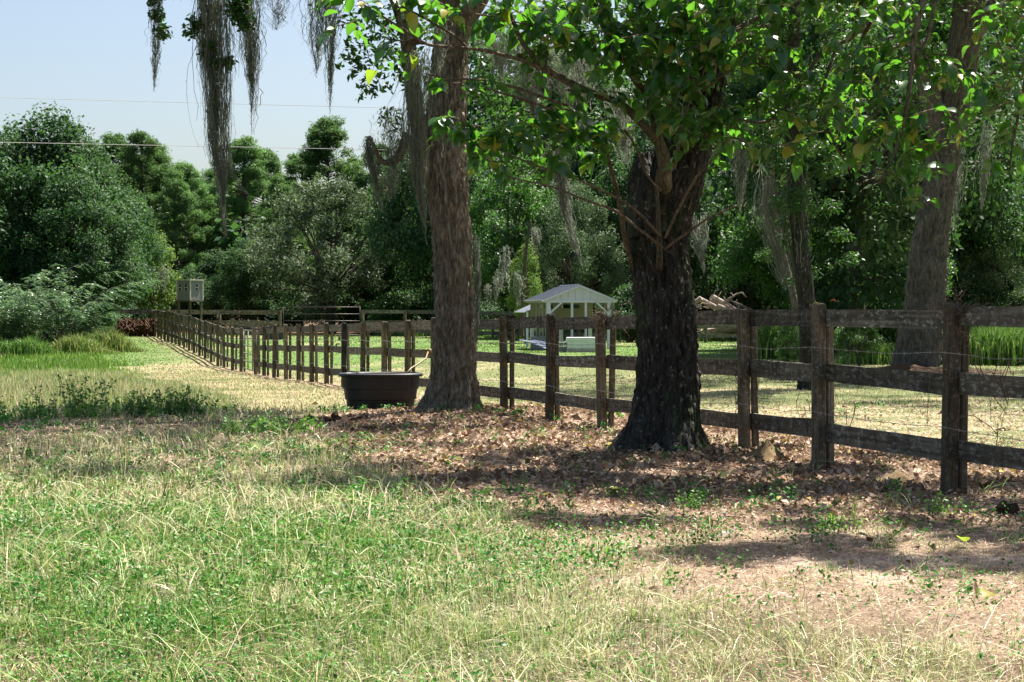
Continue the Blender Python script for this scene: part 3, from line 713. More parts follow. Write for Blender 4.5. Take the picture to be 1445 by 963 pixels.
place('pine', 3, 262, 222, 113, 'pine standing in the dip of the treeline left of the long moss', 120, GT_)
place('pine', 2, 372, 200, 121, 'pine top showing between the long moss and the second moss bunch', 120, GT_)
place('pine', 3, 222, 196, 119, 'pine just right of the rounded pine beside the big left tree', 115, GT_)
place('pine', 2, 463, 155, 114, 'tallest left pine, rounded, above the grey tree', 150, GT_)
place('pine', 0, 535, 190, 110, 'pine behind the moss curve beside the brown trunk', 110, GT_)
place('grey', 0, 465, 228, 93, 'rounded grey-green tree with pale bare twigs above the pipe gate', 265, GT_)
place('small', 0, 215, 318, 92, 'small yellow-green tree left of the lookout box', 120, GT_)
place('small', 1, 150, 335, 90, 'small yellow-green tree next to the arching shrub', 110, GT_, material='oak_far')
place('oak', 2, 345, 330, 96, 'low rounded dark tree right of the lookout box', 140, GT_)
place('oak', 1, 300, 345, 101, 'low dark tree behind the lookout box', 130, GT_)
place('oak', 0, 565, 300, 94, 'dark tree just left of the brown trunk', 150, GT_)
# middle
place('oak', 1, 620, 120, 98, 'tall dark tree behind the brown trunk', 230, GT_)
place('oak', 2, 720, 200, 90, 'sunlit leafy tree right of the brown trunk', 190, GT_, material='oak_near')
place('pine', 3, 763, 60, 104, 'tall pine whose bare trunk rises over the white shed', 190, GT_)
place('oak', 0, 840, 150, 97, 'dense dark tree behind the white shed', 230, GT_)
place('grey', 1, 810, 235, 88, 'grey-green tree above the white shed roof', 170, GT_)
place('small', 0, 742, 330, 80, 'thin mossy small tree left of the white shed', 70, GT_)
place('oak', 1, 930, 120, 92, 'dense tree behind the black trunk', 260, GT_)
place('oak', 2, 690, 20, 118, 'very tall tree far behind between the two near trunks', 300, GT_)
place('oak', 0, 800, 0, 120, 'very tall tree far behind above the white shed', 300, GT_)
# right woods
GR = 'trees in the woods behind the right side of the fence'
place('oak', 0, 1030, 90, 103, 'dense tree above the pile of pale logs', 300, GR)
place('oak', 1, 1130, 150, 66, 'leafy tree behind the moss-draped slim trunk', 260, GR, material='oak_near')
place('oak', 2, 1200, 60, 72, 'dense tree between the slim trunk and the big leaning trunk', 300, GR)
place('oak', 0, 1265, 215, 62, 'lower leafy tree just left of the big leaning trunk', 200, GR, material='oak_near')
place('oak', 1, 1330, 30, 70, 'dark tree directly behind the big leaning trunk', 300, GR)
place('oak', 2, 1420, 130, 74, 'dense dark tree right of the big leaning trunk', 260, GR)
place('oak', 0, 1500, 20, 80, 'dark tree cut off by the right edge', 300, GR)
place('grey', 0, 1385, 300, 70, 'low pale leaved tree right of the leaning trunk, above the fence', 180, GR)
place('oak', 1, 1060, 260, 101, 'low dark tree directly behind the log pile', 190, GR)
place('oak', 2, 960, 250, 96, 'lower dark tree beside the black trunk, left of the log pile', 170, GR)
place('oak', 1, 1150, -60, 108, 'very tall tree rising over the woods above the slim trunk', 420, GR)
place('oak', 0, 1010, -80, 112, 'very tall tree rising over the woods behind the broad leaves', 420, GR)
place('oak', 2, 1290, -90, 88, 'very tall tree rising over the woods behind the leaning trunk', 400, GR)
place('oak', 1, 1210, -240, 58, 'very tall tree added to shade the lawn right of the slim trunk, its crown above the frame', 560, GR)  # tree added for the shade its crown throws
# undergrowth along the wood's edge
GU = 'undergrowth shrubs along the edge of the woods'
U = [(20, 388, 79, 'dark shrub at the foot of the big left tree'), (75, 392, 80, 'dark shrub behind the middle of the arching shrub'), (118, 402, 81, 'dark shrub behind the right end of the arching shrub'), (600, 395, 92, 'shrub behind the brown trunk above the far rail'), (560, 405, 90, 'low shrub left of the brown trunk above the far rail'),
     (695, 398, 88, 'shrub right of the brown trunk above the far rail'), (400, 402, 97, 'shrub behind the pipe gate, left end'), (470, 405, 97, 'shrub behind the middle of the pipe gate'), (525, 400, 96, 'shrub where the pipe gate meets the far rail'),
     (330, 405, 104, 'shrub under the right side of the lookout box'), (245, 402, 116, 'shrub under the left side of the lookout box'), (195, 400, 102, 'shrub left of the lookout box at rail height'), (890, 392, 82, 'dark shrub left of the black trunk behind the white shed'),
     (985, 395, 99, 'shrub right of the black trunk behind the logs'), (1088, 392, 94, 'shrub right of the log pile'), (1180, 385, 62, 'dark shrub between the slim trunk and the leaning trunk'), (1240, 395, 60, 'dark shrub at the left foot of the leaning trunk'),
     (1385, 385, 68, 'dark shrub right of the leaning trunk above the top board'), (1440, 375, 70, 'dark shrub at the right edge above the top board'), (760, 395, 90, 'shrub behind the shed roof, left side'), (840, 395, 92, 'shrub behind the shed roof, right side'), (130, 400, 95, 'shrub behind the left end of the far rail')]
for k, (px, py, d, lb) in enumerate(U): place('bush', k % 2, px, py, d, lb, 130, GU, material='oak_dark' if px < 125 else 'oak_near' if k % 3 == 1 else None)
place('small', 1, 1212, 432, 46, 'leafy sapling showing between the boards left of the leaning trunk', 78, None, material='oak_near')
place('small', 0, 1112, 440, 41, 'small dark sapling against the slim trunk behind the fence', 52, None, material='oak_near')
# far wood mass
cl = []
rs = np.random.RandomState(5)
for k in range(1300):
    d = rs.uniform(118, 150); x = rs.uniform(-60, 60); pxx = CX + x / d * F; top = (8.2 + 16 * float(sm(pxx, 560, 700))) * d / 125
    cl.append((x, d, rs.uniform(.2, 1) * top, rs.uniform(1.2, 2.2), rs.uniform(.9, 1.6)))
wm = crown_mesh('distant_woods', cl, 60000, .66, .7, seed=9)
tag(obj('distant_woods', wm, M['oak_far']), 'deep dark woods filling in behind the separate trees', 'woods', kind='stuff')

# ------------------------------------------------------------------ near trees
def near_tree(name, px, py, d, label):
    x = (px - CX) / F * d; o = empty(name, (x, d, g1(x, d))); tag(o, label, 'tree'); return o, np.array([x, d, g1(x, d)])
# A: brown trunk with the stock tank
TA, OA = near_tree('moss_oak', 634, 588, 24.9, 'tall brown-barked oak draped with moss, beside the black stock tank')
ctA = pxctrl([(634, 592, 72), (640, 540, 66), (641, 480, 63), (641, 400, 62), (637, 320, 64), (630, 240, 68), (630, 170, 66, .1), (634, 90, 60, .2), (640, 0, 52, .3), (650, -120, 44, .5), (655, -260, 30, .7), (650, -420, 14, .8)], 24.9, .85)
trunk_part('trunk', ctA, 140, 360, 3, M['bark_brown'], TA, OA, amp=.045, ridge=9, groove=4, lobes=5, flare=.8, flare_h=.42)
def limb(parent, origin, rows, d, seed, material, na=28, nl=60, **k):
    return trunk_part('limb', pxctrl(rows, d), na, nl, seed, material, parent, origin, amp=k.pop('amp', .02), flare=0, ridge=6, **k)
limb(TA, OA, [(624, 285, 30), (603, 230, 26), (586, 150, 24), (576, 60, 22), (560, -60, 24), (520, -180, 16), (480, -260, 8)], 24.8, 11, M['bark_brown'])
limb(TA, OA, [(583, 60, 26), (540, -40, 24, .3), (450, -90, 20, .8), (350, -95, 16, 1), (250, -80, 12, 1.2), (160, -60, 7, 1.4)], 24.6, 12, M['bark_brown'])
limb(TA, OA, [(640, 60, 30), (700, -40, 26, -.5), (780, -120, 20, -1), (860, -200, 12, -1.2)], 25.2, 13, M['bark_brown'])
limb(TA, OA, [(575, 190, 14), (560, 225, 11, .1), (540, 228, 8, .1), (527, 205, 6, .1), (521, 192, 4, .1)], 24.6, 14, M['bark_brown'], 12, 24, amp=.006)
# B: black trunk with broken shoulder and leafy shoots
TB, OB = near_tree('shade_tree', 933, 645, 16.7, 'dark-barked tree with a snapped shoulder and broad-leaved shoots, right of centre')
ctB = pxctrl([(934, 652, 112), (938, 600, 92), (942, 540, 88), (940, 470, 86), (934, 400, 84), (928, 350, 86), (933, 300, 94), (945, 260, 92), (965, 210, 78), (980, 160, 68), (1000, 90, 62), (1022, 20, 56), (1045, -80, 48), (1060, -220, 38), (1060, -400, 20)], 16.7, .93)
trunk_part('trunk', ctB, 150, 370, 21, M['bark_dark'], TB, OB, amp=.042, ridge=10, groove=4, lobes=5, flare=.85, flare_h=.36)
trunk_part('broken_stub', pxctrl([(925, 330, 70), (918, 290, 66), (911, 262, 50), (908, 240, 34), (908, 226, 22), (909, 218, 14)], 16.62), 60, 60, 22, M['bark_dark'], TB, OB, amp=.03, flare=0, jag=.05, ridge=6)
limb(TB, OB, [(1015, 40, 36), (1100, -60, 32, -.6), (1200, -130, 26, -1.0), (1320, -190, 18, -1.4), (1440, -230, 9, -1.6)], 16.7, 23, M['bark_dark'])
limb(TB, OB, [(1000, 90, 34), (940, -20, 28, -.4), (850, -120, 20, -1.0), (740, -190, 10, -1.4)], 16.7, 24, M['bark_dark'])
# C: big leaning trunk right; D: slim mossy trunk
TC, OC = near_tree('leaning_oak', 1290, 521, 43, 'massive grey trunk leaning right behind the fence, standing in a straw ring')
trunk_part('trunk', pxctrl([(1290, 532, 76), (1300, 470, 68), (1306, 420, 62), (1311, 350, 58), (1322, 280, 52), (1335, 200, 54), (1350, 120, 52), (1362, 50, 50), (1370, -40, 46), (1365, -160, 34), (1360, -300, 16)], 43, .86), 90, 260, 31, M['bark_grey'], TC, OC, amp=.06, ridge=8, groove=3, lobes=4, flare=.12, flare_h=.7)
limb(TC, OC, [(1330, 190, 34), (1310, 120, 30), (1290, 60, 24), (1270, -40, 20), (1240, -140, 10)], 43, 32, M['bark_grey'])
limb(TC, OC, [(1360, 60, 34), (1410, 0, 28), (1470, -60, 20), (1530, -90, 10)], 43, 33, M['bark_grey'])
TD, OD = near_tree('slim_oak', 1140, 552, 36, 'slim dark trunk hung with pale moss, behind the fence left of the leaning trunk')
trunk_part('trunk', pxctrl([(1140, 556, 27), (1141, 500, 25), (1138, 430, 24), (1130, 350, 23), (1122, 270, 22), (1118, 180, 20), (1120, 60, 16), (1125, -80, 9)], 36), 28, 120, 41, M['bark_dark'], TD, OD, amp=.02, flare=.3, flare_h=.4)
TE, OE = near_tree('mossy_snag', 738, 470, 78, 'thin pale mossy snag left of the white shed')
trunk_part('trunk', pxctrl([(736, 475, 6), (738, 420, 6), (741, 370, 5), (744, 340, 4), (749, 310, 2)], 78), 10, 30, 42, M['bark_far'], TE, OE, amp=.02, flare=.3, flare_h=.4)
TF, OF = near_tree('moss_snag', 1108, 470, 50, 'pale snag wrapped in moss left of the slim trunk')
trunk_part('trunk', pxctrl([(1128, 480, 12), (1120, 420, 11), (1105, 360, 10), (1095, 300, 9), (1090, 240, 7), (1098, 190, 4)], 50), 12, 40, 43, M['bark_grey'], TF, OF, amp=.02, flare=.3, flare_h=.4)

def oak_clusters(parent, origin, blobs, n, L, seed, material='oak_near', asp=.45, name='leaves', **k):
    """blobs: px, py, d, radius m"""
    cl = []
    for bl in blobs:
        p = P(bl[0], bl[1], bl[2]); cl.append((p.x - origin[0], p.y - origin[1], p.z - origin[2], bl[3], bl[3] * .7))
    o = obj(name, crown_mesh(name, cl, n, L, asp, seed=seed, **k), M[material], parent); o['kind'] = 'stuff'; return o
rs = np.random.RandomState(77)
# crown of A: in-view dark sprays and the mass above the frame (it shades the ground)
bl = [(510, 95, 24.6, .35), (530, 60, 24.7, .45), (500, 75, 24.5, .3), (520, 125, 24.5, .28), (552, 30, 24.8, .5), (560, 100, 25, .4), (545, 165, 25, .22), (558, 190, 25, .2), (500, 30, 24.8, .35),
      (600, 40, 25.4, .5), (690, 140, 25.6, .5), (715, 180, 25.8, .5), (700, 230, 26, .5), (735, 240, 26, .45), (680, 60, 25.5, .45), (720, 90, 25.8, .4), (590, 110, 25.4, .35), (745, 160, 26, .5), (765, 215, 26, .4)]
for k in range(62):
    a_ = rs.uniform(0, 6.28); r_ = 3.6 * rs.rand() ** .5; bl.append((0, 0, 0, 0)); x, y, z = -1.2 + r_ * math.cos(a_) * 1.1, 25 + r_ * math.sin(a_), rs.uniform(6.3, 10.5)
    bl[-1] = (CX + x / y * F, HY - (z - EYE) / y * F, y, rs.uniform(.45, .85))
for (cx_, cy_) in ((-5.4, 20.6), (-3.9, 21.2), (-2.2, 20.0), (-.6, 20.8), (.7, 19.6), (-.9, 18.0), (.9, 17.6), (-3.0, 22.8), (-4.8, 23.4)):  # clumps added above the frame to streak the grass with shade
    for k in range(5):
        x, y, z = cx_ + rs.normal() * .5, cy_ + rs.normal() * .45, rs.uniform(6.6, 8.0); bl.append((CX + x / y * F, HY - (z - EYE) / y * F, y, rs.uniform(.45, .75)))
for k in range(110):
    x, y, z = rs.uniform(-6.9, -.6), rs.uniform(26.2, 31.0), rs.uniform(7.2, 9.0); bl.append((CX + x / y * F, HY - (z - EYE) / y * F, y, rs.uniform(.4, .8)))
oak_clusters(TA, OA, bl, 66000, .117, 5, shell=.45)
# crown of B, mostly above the frame, shaped for the shade it casts
bl = []
for k in range(74):
    y = rs.uniform(12.5, 20.5); x = rs.uniform(np.interp(y, [12.5, 14, 16, 18, 20.5], [3.6, 3.0, 2.4, 1.5, .8]), 7.8); z = rs.uniform(5.3, 9.0); bl.append((CX + x / y * F, HY - (z - EYE) / y * F, y, rs.uniform(.28, .52)))
oak_clusters(TB, OB, bl, 26000, .14, 6, shell=.45, name='crown')
# crowns of C, D; C's widened, mostly above the frame, to shade the lawn
bl = []
for k in range(190):
    a_ = rs.uniform(0, 6.28); r_ = 9.5 * rs.rand() ** .5; x, y, z = 12.3 + r_ * math.cos(a_), 40 + r_ * math.sin(a_), rs.uniform(9.0, 13.5) - r_ * .1
    bl.append((CX + x / y * F, HY - (z - EYE) / y * F, y, rs.uniform(.7, 1.3)))
oak_clusters(TC, OC, bl, 52000, .18, 7, shell=.45, name='crown')
bl = [(1125 + rs.normal() * 60, 150 + rs.normal() * 70, 36 + rs.normal() * .8, rs.uniform(.3, .6)) for k in range(34)] + [(1150 + rs.normal() * 30, 330 + rs.normal() * 40, 36.3, .3) for k in range(10)]
oak_clusters(TD, OD, bl, 13000, .11, 8, shell=.5, name='crown')
bl = [(1095 + rs.normal() * 30, 230 + rs.normal() * 50, 50, .35) for k in range(16)]
oak_clusters(TF, OF, bl, 3500, .13, 9, shell=.5, name='crown')
# top-left oak twigs among the moss
TW = []
for (px, py, n_, lb) in ((223, 5, 5, 'short leafy oak twig with the leftmost moss at the top edge'), (293, 45, 9, 'leafy oak twig halfway down the thick moss, left of centre')):
    p0 = P(px, py, 24.6); o = empty('oak_twig', p0); tag(o, lb, 'twig'); mb = MB()
    mb.tube([(.05, 0, 1.2), (0, 0, .5), (.02, 0, 0), (-.05, 0, -.35)] if n_ == 5 else [(.1, 0, 1.6), (.02, 0, .6), (0, 0, 0), (.12, 0, -.5)], [.015, .012, .01, .006], 5)
    for s in range(n_): 
        q0 = np.array([0, 0, rs.uniform(-.4, .5)]); mb.tube([q0, q0 + rs.normal(size=3) * .12], [.007, .004], 4)
    mb.build('twig', M['bark_far'], o)
    cl = ([(0, 0, .15, .14, .13), (-.02, 0, -.15, .12, .12), (.06, 0, -.42, .13, .12), (0, 0, .5, .15, .15), (-.06, 0, .05, .1, .1)] if n_ == 5 else
          [(-.15, 0, .12, .15, .13), (-.26, 0, -.02, .12, .1), (.4, 0, .3, .2, .17), (.55, 0, .15, .16, .14), (.02, 0, -.2, .14, .12), (.18, 0, -.46, .16, .13), (.3, 0, -.44, .12, .1), (-.02, 0, -.36, .12, .1), (.45, 0, .45, .18, .15)])
    l_ = obj('leaves', crown_mesh('leaves', cl, 130 * n_, .085, .6, shell=.4, seed=n_), M['oak_near'], o); l_['kind'] = 'stuff'

# moss hanging
GM = 'spanish moss hanging from the near oak'
def moss(path_px, d, width, n, seed, label, group=GM, thin=.005):
    p0 = P(path_px[0][0], path_px[0][1], d); pts = [tuple(P(a_, b_, d) - p0) for a_, b_ in path_px]
    o = obj('spanish_moss', moss_mesh(pts, width / F * d, n, seed, thin=thin), M['moss'], None, p0); tag(o, label, 'moss', group); return o
moss([(226, -40), (222, 30), (221, 80), (218, 130)], 24.6, 18, 150, 1, 'leftmost thin moss strand tapering to a point in the sky')
moss([(296, -60), (300, 10), (303, 100), (306, 200), (314, 270), (319, 335)], 24.6, 28, 900, 2, 'longest thick moss rope hanging right down in front of the pines')
moss([(282, -30), (285, 30), (283, 70), (288, 118)], 24.7, 22, 160, 3, 'short wispy moss at the left side of the thick moss rope')
moss([(352, -60), (352, 20), (354, 80), (356, 130), (355, 190)], 24.8, 34, 460, 4, 'second long moss bunch, right of the thick rope')
moss([(385, -60), (388, -10), (392, 18), (390, 44)], 24.8, 44, 160, 5, 'short fringe of moss at the top edge right of the second bunch')
moss([(455, -50), (452, 20), (450, 60), (447, 110)], 24.7, 30, 240, 6, 'moss fringe with a pale tip just left of the broad leaves')
moss([(470, -50), (468, 40), (467, 100), (466, 162)], 24.6, 22, 240, 7, 'thin dark moss strand right behind the first broad leaves')
moss([(320, 185), (325, 240), (338, 262), (352, 276)], 24.6, 5, 60, 8, 'thin curved moss tail leaving the thick rope')
moss([(594, 70), (586, 130), (583, 200), (588, 255), (602, 345)], 24.35, 34, 520, 9, 'broad grey moss curtain on the left side of the brown trunk')
moss([(523, 192), (526, 225), (533, 262), (541, 300)], 24.5, 13, 320, 10, 'moss hanging from the tip of the little curved twig')
moss([(560, 150), (558, 190), (555, 215), (556, 250)], 24.6, 26, 200, 11, 'fine moss fringe over the curved twig')
moss([(545, 226), (547, 245), (548, 262), (548, 285)], 24.6, 30, 130, 12, 'thin see-through moss below the curved twig')
moss([(622, 20), (619, 70), (615, 120), (612, 170)], 24.4, 22, 130, 13, 'moss against the upper part of the brown trunk')
moss([(672, 330), (673, 390), (674, 440), (672, 520)], 24.7, 6, 120, 14, 'narrow moss strip on the right edge of the brown trunk')
moss([(783, 200), (788, 250), (795, 290), (806, 335), (822, 376)], 22.5, 18, 420, 15, 'slanting sunlit moss rope in front of the distant trees')
moss([(735, 60), (745, 110), (752, 150), (760, 190)], 22.5, 50, 400, 16, 'moss bunch among the thin twigs right of the brown trunk')
moss([(800, 60), (810, 110), (815, 160), (820, 200)], 22.5, 50, 400, 17, 'moss bunch behind the pale diagonal branch')
moss([(700, 30), (703, 60), (708, 90), (712, 130)], 24.8, 46, 260, 18, 'moss at the upper right side of the brown trunk')
moss([(873, 120), (878, 170), (880, 210), (884, 240)], 22, 28, 200, 19, 'moss hanging behind the snapped shoulder of the dark tree')
GM2 = 'moss on the trees in the right woods'
moss([(1085, 225), (1078, 290), (1090, 340), (1103, 380), (1110, 410)], 36, 28, 260, 20, 'long pale moss curtain on the snag above the fence', GM2, .008)
moss([(1120, 240), (1118, 300), (1125, 370), (1135, 432)], 36, 30, 260, 21, 'moss hanging down the slim trunk', GM2, .008)
moss([(1050, 180), (1048, 220), (1046, 260), (1044, 300)], 36, 26, 200, 22, 'moss over the dark gap right of the black trunk', GM2, .01)
moss([(985, 300), (988, 340), (990, 360), (992, 390)], 36, 18, 120, 23, 'faint moss just right of the black trunk', GM2, .01)
moss([(1355, 190), (1352, 240), (1350, 280), (1348, 330)], 44, 22, 160, 24, 'dark moss hanging right of the leaning trunk', GM2, .008)
moss([(1395, 170), (1392, 220), (1388, 260), (1385, 300)], 44, 18, 140, 25, 'dark moss farther right of the leaning trunk', GM2, .008)
GM3 = 'moss on the far trees'
for k, (px, py, ln, w_, d, lb) in enumerate(((185, 375, 50, 18, 88, 'pale far moss left of the lookout box, first bunch'), (200, 365, 60, 16, 88, 'pale far moss beside the bare stem left of the lookout box'), (232, 375, 40, 14, 88, 'pale far moss touching the lookout box'), (160, 385, 45, 10, 88, 'pale far moss nearest the arching shrub'),
        (715, 345, 55, 16, 78, 'pale far moss hanging left of the snag'), (730, 380, 55, 20, 77, 'pale moss low on the snag by the shed'), (755, 320, 40, 12, 78, 'pale far moss right of the snag top'), (700, 380, 50, 12, 79, 'pale far moss beside the brown trunk'), (690, 400, 36, 10, 79, 'lowest pale far moss beside the brown trunk'))):
    moss([(px, py), (px + 1, py + ln * .4), (px, py + ln * .7), (px - 1, py + ln)], d, w_, 55, 40 + k, lb, GM3, .025)

# ------------------------------------------------------------------ broad-leaved shoots of B
def big_leaf_mesh(bend, seed):
    rs_ = np.random.RandomState(seed)
    prof = [(0, .0), (.08, .22), (.22, .36), (.42, .40), (.62, .33), (.82, .17), (1, 0)]
    V = []; T = []
    for (t_, w_) in prof:
        y = t_; z = -bend * t_ ** 2 + .02
        V.append((0, y, z))
        for s in (-1, 1):
            V.append((s * w_ * (1 + rs_.uniform(-.06, .06)), y - .10 * (1 if t_ < .1 else 0), z + .38 * w_ + rs_.uniform(-.02, .02)))
    for k in range(len(prof) - 1):
        a_, b_ = 3 * k, 3 * k + 3
        T += [(a_, a_ + 2, b_ + 2), (a_, b_ + 2, b_), (a_, b_, b_ + 1), (a_, b_ + 1, a_ + 1)]
    T = [t_ for t_ in T if len(set(t_)) == 3]
    return np.array(V), np.array(T)
LV = [big_leaf_mesh(b_, k) for k, b_ in enumerate((.12, .35, .6, .22, .8, .02))]
shoots = []    # (rows px, py, width px, depth off)
def SH(*rows): shoots.append(rows)
SH((932, 378, 10, -.26), (931, 366, 9, -.38), (930, 330, 7, -.46), (927, 265, 5, -.5), (928, 240, 5, -.5))
SH((941, 280, 14, -.2), (938, 256, 19, -.36), (937, 230, 19, -.44), (930, 195, 15, -.5), (922, 165, 13, -.5), (915, 140, 11, -.5), (895, 110, 10, -.6), (875, 75, 9, -.6), (852, 40, 9, -.6), (835, -10, 8, -.6), (820, -80, 5, -.6))
SH((928, 200, 13, -.5), (905, 172, 12, -.6), (880, 150, 11, -.7), (850, 136, 9, -.8), (800, 118, 8, -1), (770, 95, 7, -1.1), (735, 55, 6, -1.2), (720, 20, 5, -1.2), (700, -30, 4, -1.2))
SH((918, 150, 8, -.5), (916, 110, 7, -.4), (916, 60, 6, -.4), (920, 20, 5, -.4), (880, -20, 4, -.4))
SH((950, 240, 6, -.5), (957, 205, 5, -.5), (965, 160, 5, -.5), (985, 120, 4, -.6), (1000, 80, 3, -.6))
SH((935, 352, 5, -.5), (905, 325, 4, -.6), (870, 300, 4, -.8), (830, 285, 3, -1), (770, 262, 2.5, -1.2), (715, 250, 2, -1.3))
SH((934, 335, 4, -.5), (900, 300, 4, -.7), (865, 278, 3, -.9), (820, 257, 3, -1), (760, 235, 2.5, -1.1), (690, 205, 2, -1.2))
SH((938, 352, 4, -.5), (965, 332, 4, -.7), (1000, 308, 3, -.8), (1040, 290, 2.5, -.9))
SH((937, 338, 4, -.5), (955, 300, 4, -.6), (980, 255, 4, -.7), (1010, 220, 3, -.8), (1040, 185, 3, -.8))
SH((932, 270, 4, -.5), (912, 245, 3, -.6), (900, 215, 3, -.6), (880, 185, 3, -.7))
SH((892, 375, 8, -.05), (885, 350, 9, -.2), (876, 300, 8, -.5), (868, 262, 7, -.6), (858, 225, 6, -.7), (845, 185, 5, -.8))
SH((840, 132, 6, -.8), (790, 110, 6, -1), (735, 85, 5, -1.3), (700, 75, 5, -1.4), (665, 68, 4.5, -1.5), (630, 66, 4, -1.5), (598, 62, 4, -1.5), (560, 35, 3, -1.5), (505, 2, 3, -1.5))
SH((660, 68, 3.5, -1.5), (640, 50, 3, -1.5), (598, 25, 3, -1.5), (560, 5, 2.5, -1.5), (520, -30, 2, -1.5))
SH((598, 62, 2.5, -1.5), (570, 58, 2, -1.5), (545, 55, 2, -1.5))
SH((800, 150, 4, -1.1), (740, 128, 3.5, -1.3), (690, 115, 3, -1.4), (640, 110, 2.5, -1.5), (600, 105, 2, -1.5))
SH((780, 155, 3, -1.2), (720, 135, 3, -1.3), (690, 125, 2, -1.4), (640, 118, 1.8, -1.4))
SH((730, 78, 10, -1.0), (765, 95, 9, -.9), (800, 115, 9, -.8), (830, 130, 9, -.8))
SH((870, 72, 4, -.6), (830, 68, 3, -.9), (790, 55, 3, -1.1), (760, 40, 2.5, -1.2), (700, 25, 2, -1.4), (640, 15, 2, -1.5))
SH((905, 0, 8, -.3), (912, 40, 6, -.4), (922, 60, 5, -.4))
# right-hand sprays hang from the right limb
SH((1120, -60, 12, -1), (1110, 0, 9, -1.2), (1060, 30, 7, -1.3), (1000, 60, 5, -1.3), (950, 75, 3, -1.3))
SH((1240, -130, 14, -1), (1232, 0, 10, -1.2), (1205, 50, 7, -1.3), (1165, 70, 6, -1.3), (1135, 110, 5, -1.3), (1110, 150, 5, -1.3), (1080, 172, 4, -1.4), (1040, 168, 3, -1.4))
SH((1230, 30, 6, -1.2), (1215, 60, 5, -1.1), (1210, 100, 3, -1.1))
SH((1320, -180, 12, -1.6), (1310, -60, 9, -2), (1290, 60, 7, -2.2), (1280, 150, 5, -2.3), (1260, 220, 4, -2.4), (1240, 260, 3, -2.4))
SH((1285, 120, 4, -2.2), (1310, 190, 3.5, -2.3), (1330, 240, 3, -2.3))
SH((1420, -220, 12, -1.6), (1450, -60, 9, -2), (1460, 60, 6, -2.3), (1420, 120, 4, -2.4), (1395, 160, 3, -2.4))
SH((1455, 70, 5, -2.3), (1440, 150, 4, -2.4), (1430, 200, 3, -2.4), (1425, 240, 2, -2.4))
SH((1350, -100, 8, -2), (1320, 0, 5, -2.2), (1310, 50, 4, -2.2), (1290, 90, 3, -2.2))
SH((1180, 65, 4, -1.3), (1160, 140, 4, -1.4), (1175, 200, 3, -1.5), (1200, 240, 2.5, -1.5))
SH((1130, 110, 3, -1.4), (1080, 90, 3, -1.5), (1030, 100, 3, -1.4), (990, 130, 2.5, -1.2))
dB = 16.7
for k, rows in enumerate(shoots):
    mb = MB(); S = spline([(p.x - OB[0], p.y - OB[1], p.z - OB[2], r_[2] / 2 / F * dB) for r_ in rows for p in [P(r_[0], r_[1], dB + r_[3])]], 5 * len(rows))
    S[:, :3] += (fbm(S[:, :3] * 3 + k, 2, 5)[:, None]) * np.array([.02, .02, .02])
    mb.tube(S[:, :3], S[:, 3], 8); mb.build('shoot', M['shoot'] if rows[0][2] > 6 else M['twig'], TB, True)
# leaf sprays: px, py, depth, radius px, leaves
SPR = [(480, 55, -1.5, 26, 7), (500, 20, -1.5, 30, 9), (470, 10, -1.5, 22, 6), (530, 55, -1.5, 22, 4), (545, 95, -1.5, 26, 5), (520, 105, -1.5, 20, 3), (570, 20, -1.5, 28, 7), (600, 10, -1.5, 26, 7), (585, 35, -1.5, 14, 2), (560, 90, -1.5, 18, 3),
       (618, 15, -1.5, 26, 5), (650, 135, -1.4, 24, 8), (680, 132, -1.4, 22, 7), (620, 190, -1.3, 24, 8), (640, 185, -1.3, 24, 9), (665, 200, -1.2, 30, 14), (690, 215, -1.2, 30, 14), (720, 200, -1.1, 30, 14), (650, 215, -1.3, 22, 6), (745, 215, -1.1, 30, 14), (700, 245, -1.2, 22, 6), (670, 240, -1.2, 14, 2),
       (770, 200, -1, 34, 16), (800, 175, -.9, 36, 18), (735, 180, -1.1, 26, 8), (815, 210, -.9, 36, 18), (840, 190, -.8, 36, 18), (790, 235, -1, 26, 8), (840, 235, -.8, 26, 6), (860, 215, -.8, 24, 6),
       (690, 10, -1.3, 34, 11), (720, 40, -1.3, 34, 14), (745, 20, -1.3, 34, 14), (760, 60, -1.2, 34, 14), (790, 30, -1.2, 36, 16), (800, 80, -1.1, 34, 13), (830, 20, -1, 36, 16), (840, 70, -1, 36, 15), (700, 45, -1.3, 24, 6), (770, 110, -1.1, 28, 7), (860, 110, -.9, 34, 13), (830, 150, -.9, 30, 12), (880, 40, -.8, 38, 18), (870, 80, -.8, 34, 15), (880, 150, -.7, 30, 10)]
rs = np.random.RandomState(12)
def fillspr(x0, x1, y0, y1, n, dz, cnt=12, rad=34):
    for k in range(n): SPR.append((rs.uniform(x0, x1), rs.uniform(y0, y1), dz + rs.uniform(-.5, .5), rad, cnt))
fillspr(890, 1060, -30, 110, 36, -.9, 13); fillspr(930, 1060, 100, 215, 20, -.95, 11); fillspr(600, 900, -20, 90, 12, -1.2, 10); fillspr(985, 1060, 200, 240, 3, -.9, 7)
fillspr(1040, 1200, -30, 100, 18, -1.3, 11); fillspr(1060, 1240, 90, 200, 17, -1.4, 10); fillspr(1080, 1200, 190, 235, 7, -1.4, 7)
fillspr(1190, 1330, -30, 90, 13, -2, 9); fillspr(1200, 1330, 90, 230, 21, -2.2, 10); fillspr(1220, 1325, 220, 272, 7, -2.4, 6); SPR.append((1310, 290, -2.4, 14, 2)); SPR.append((1230, 255, -2.4, 18, 3))
fillspr(1380, 1460, 40, 190, 13, -2.3, 9); fillspr(1400, 1460, 190, 265, 5, -2.4, 5); fillspr(1415, 1470, -40, 40, 5, -2, 8)
fillspr(640, 1450, -140, -30, 24, -1.3, 10, 40); fillspr(1000, 1600, -260, -60, 46, -1.3, 12, 46)  # sprays above the frame, added to cast shade
leaves = []; spr_mb = MB()
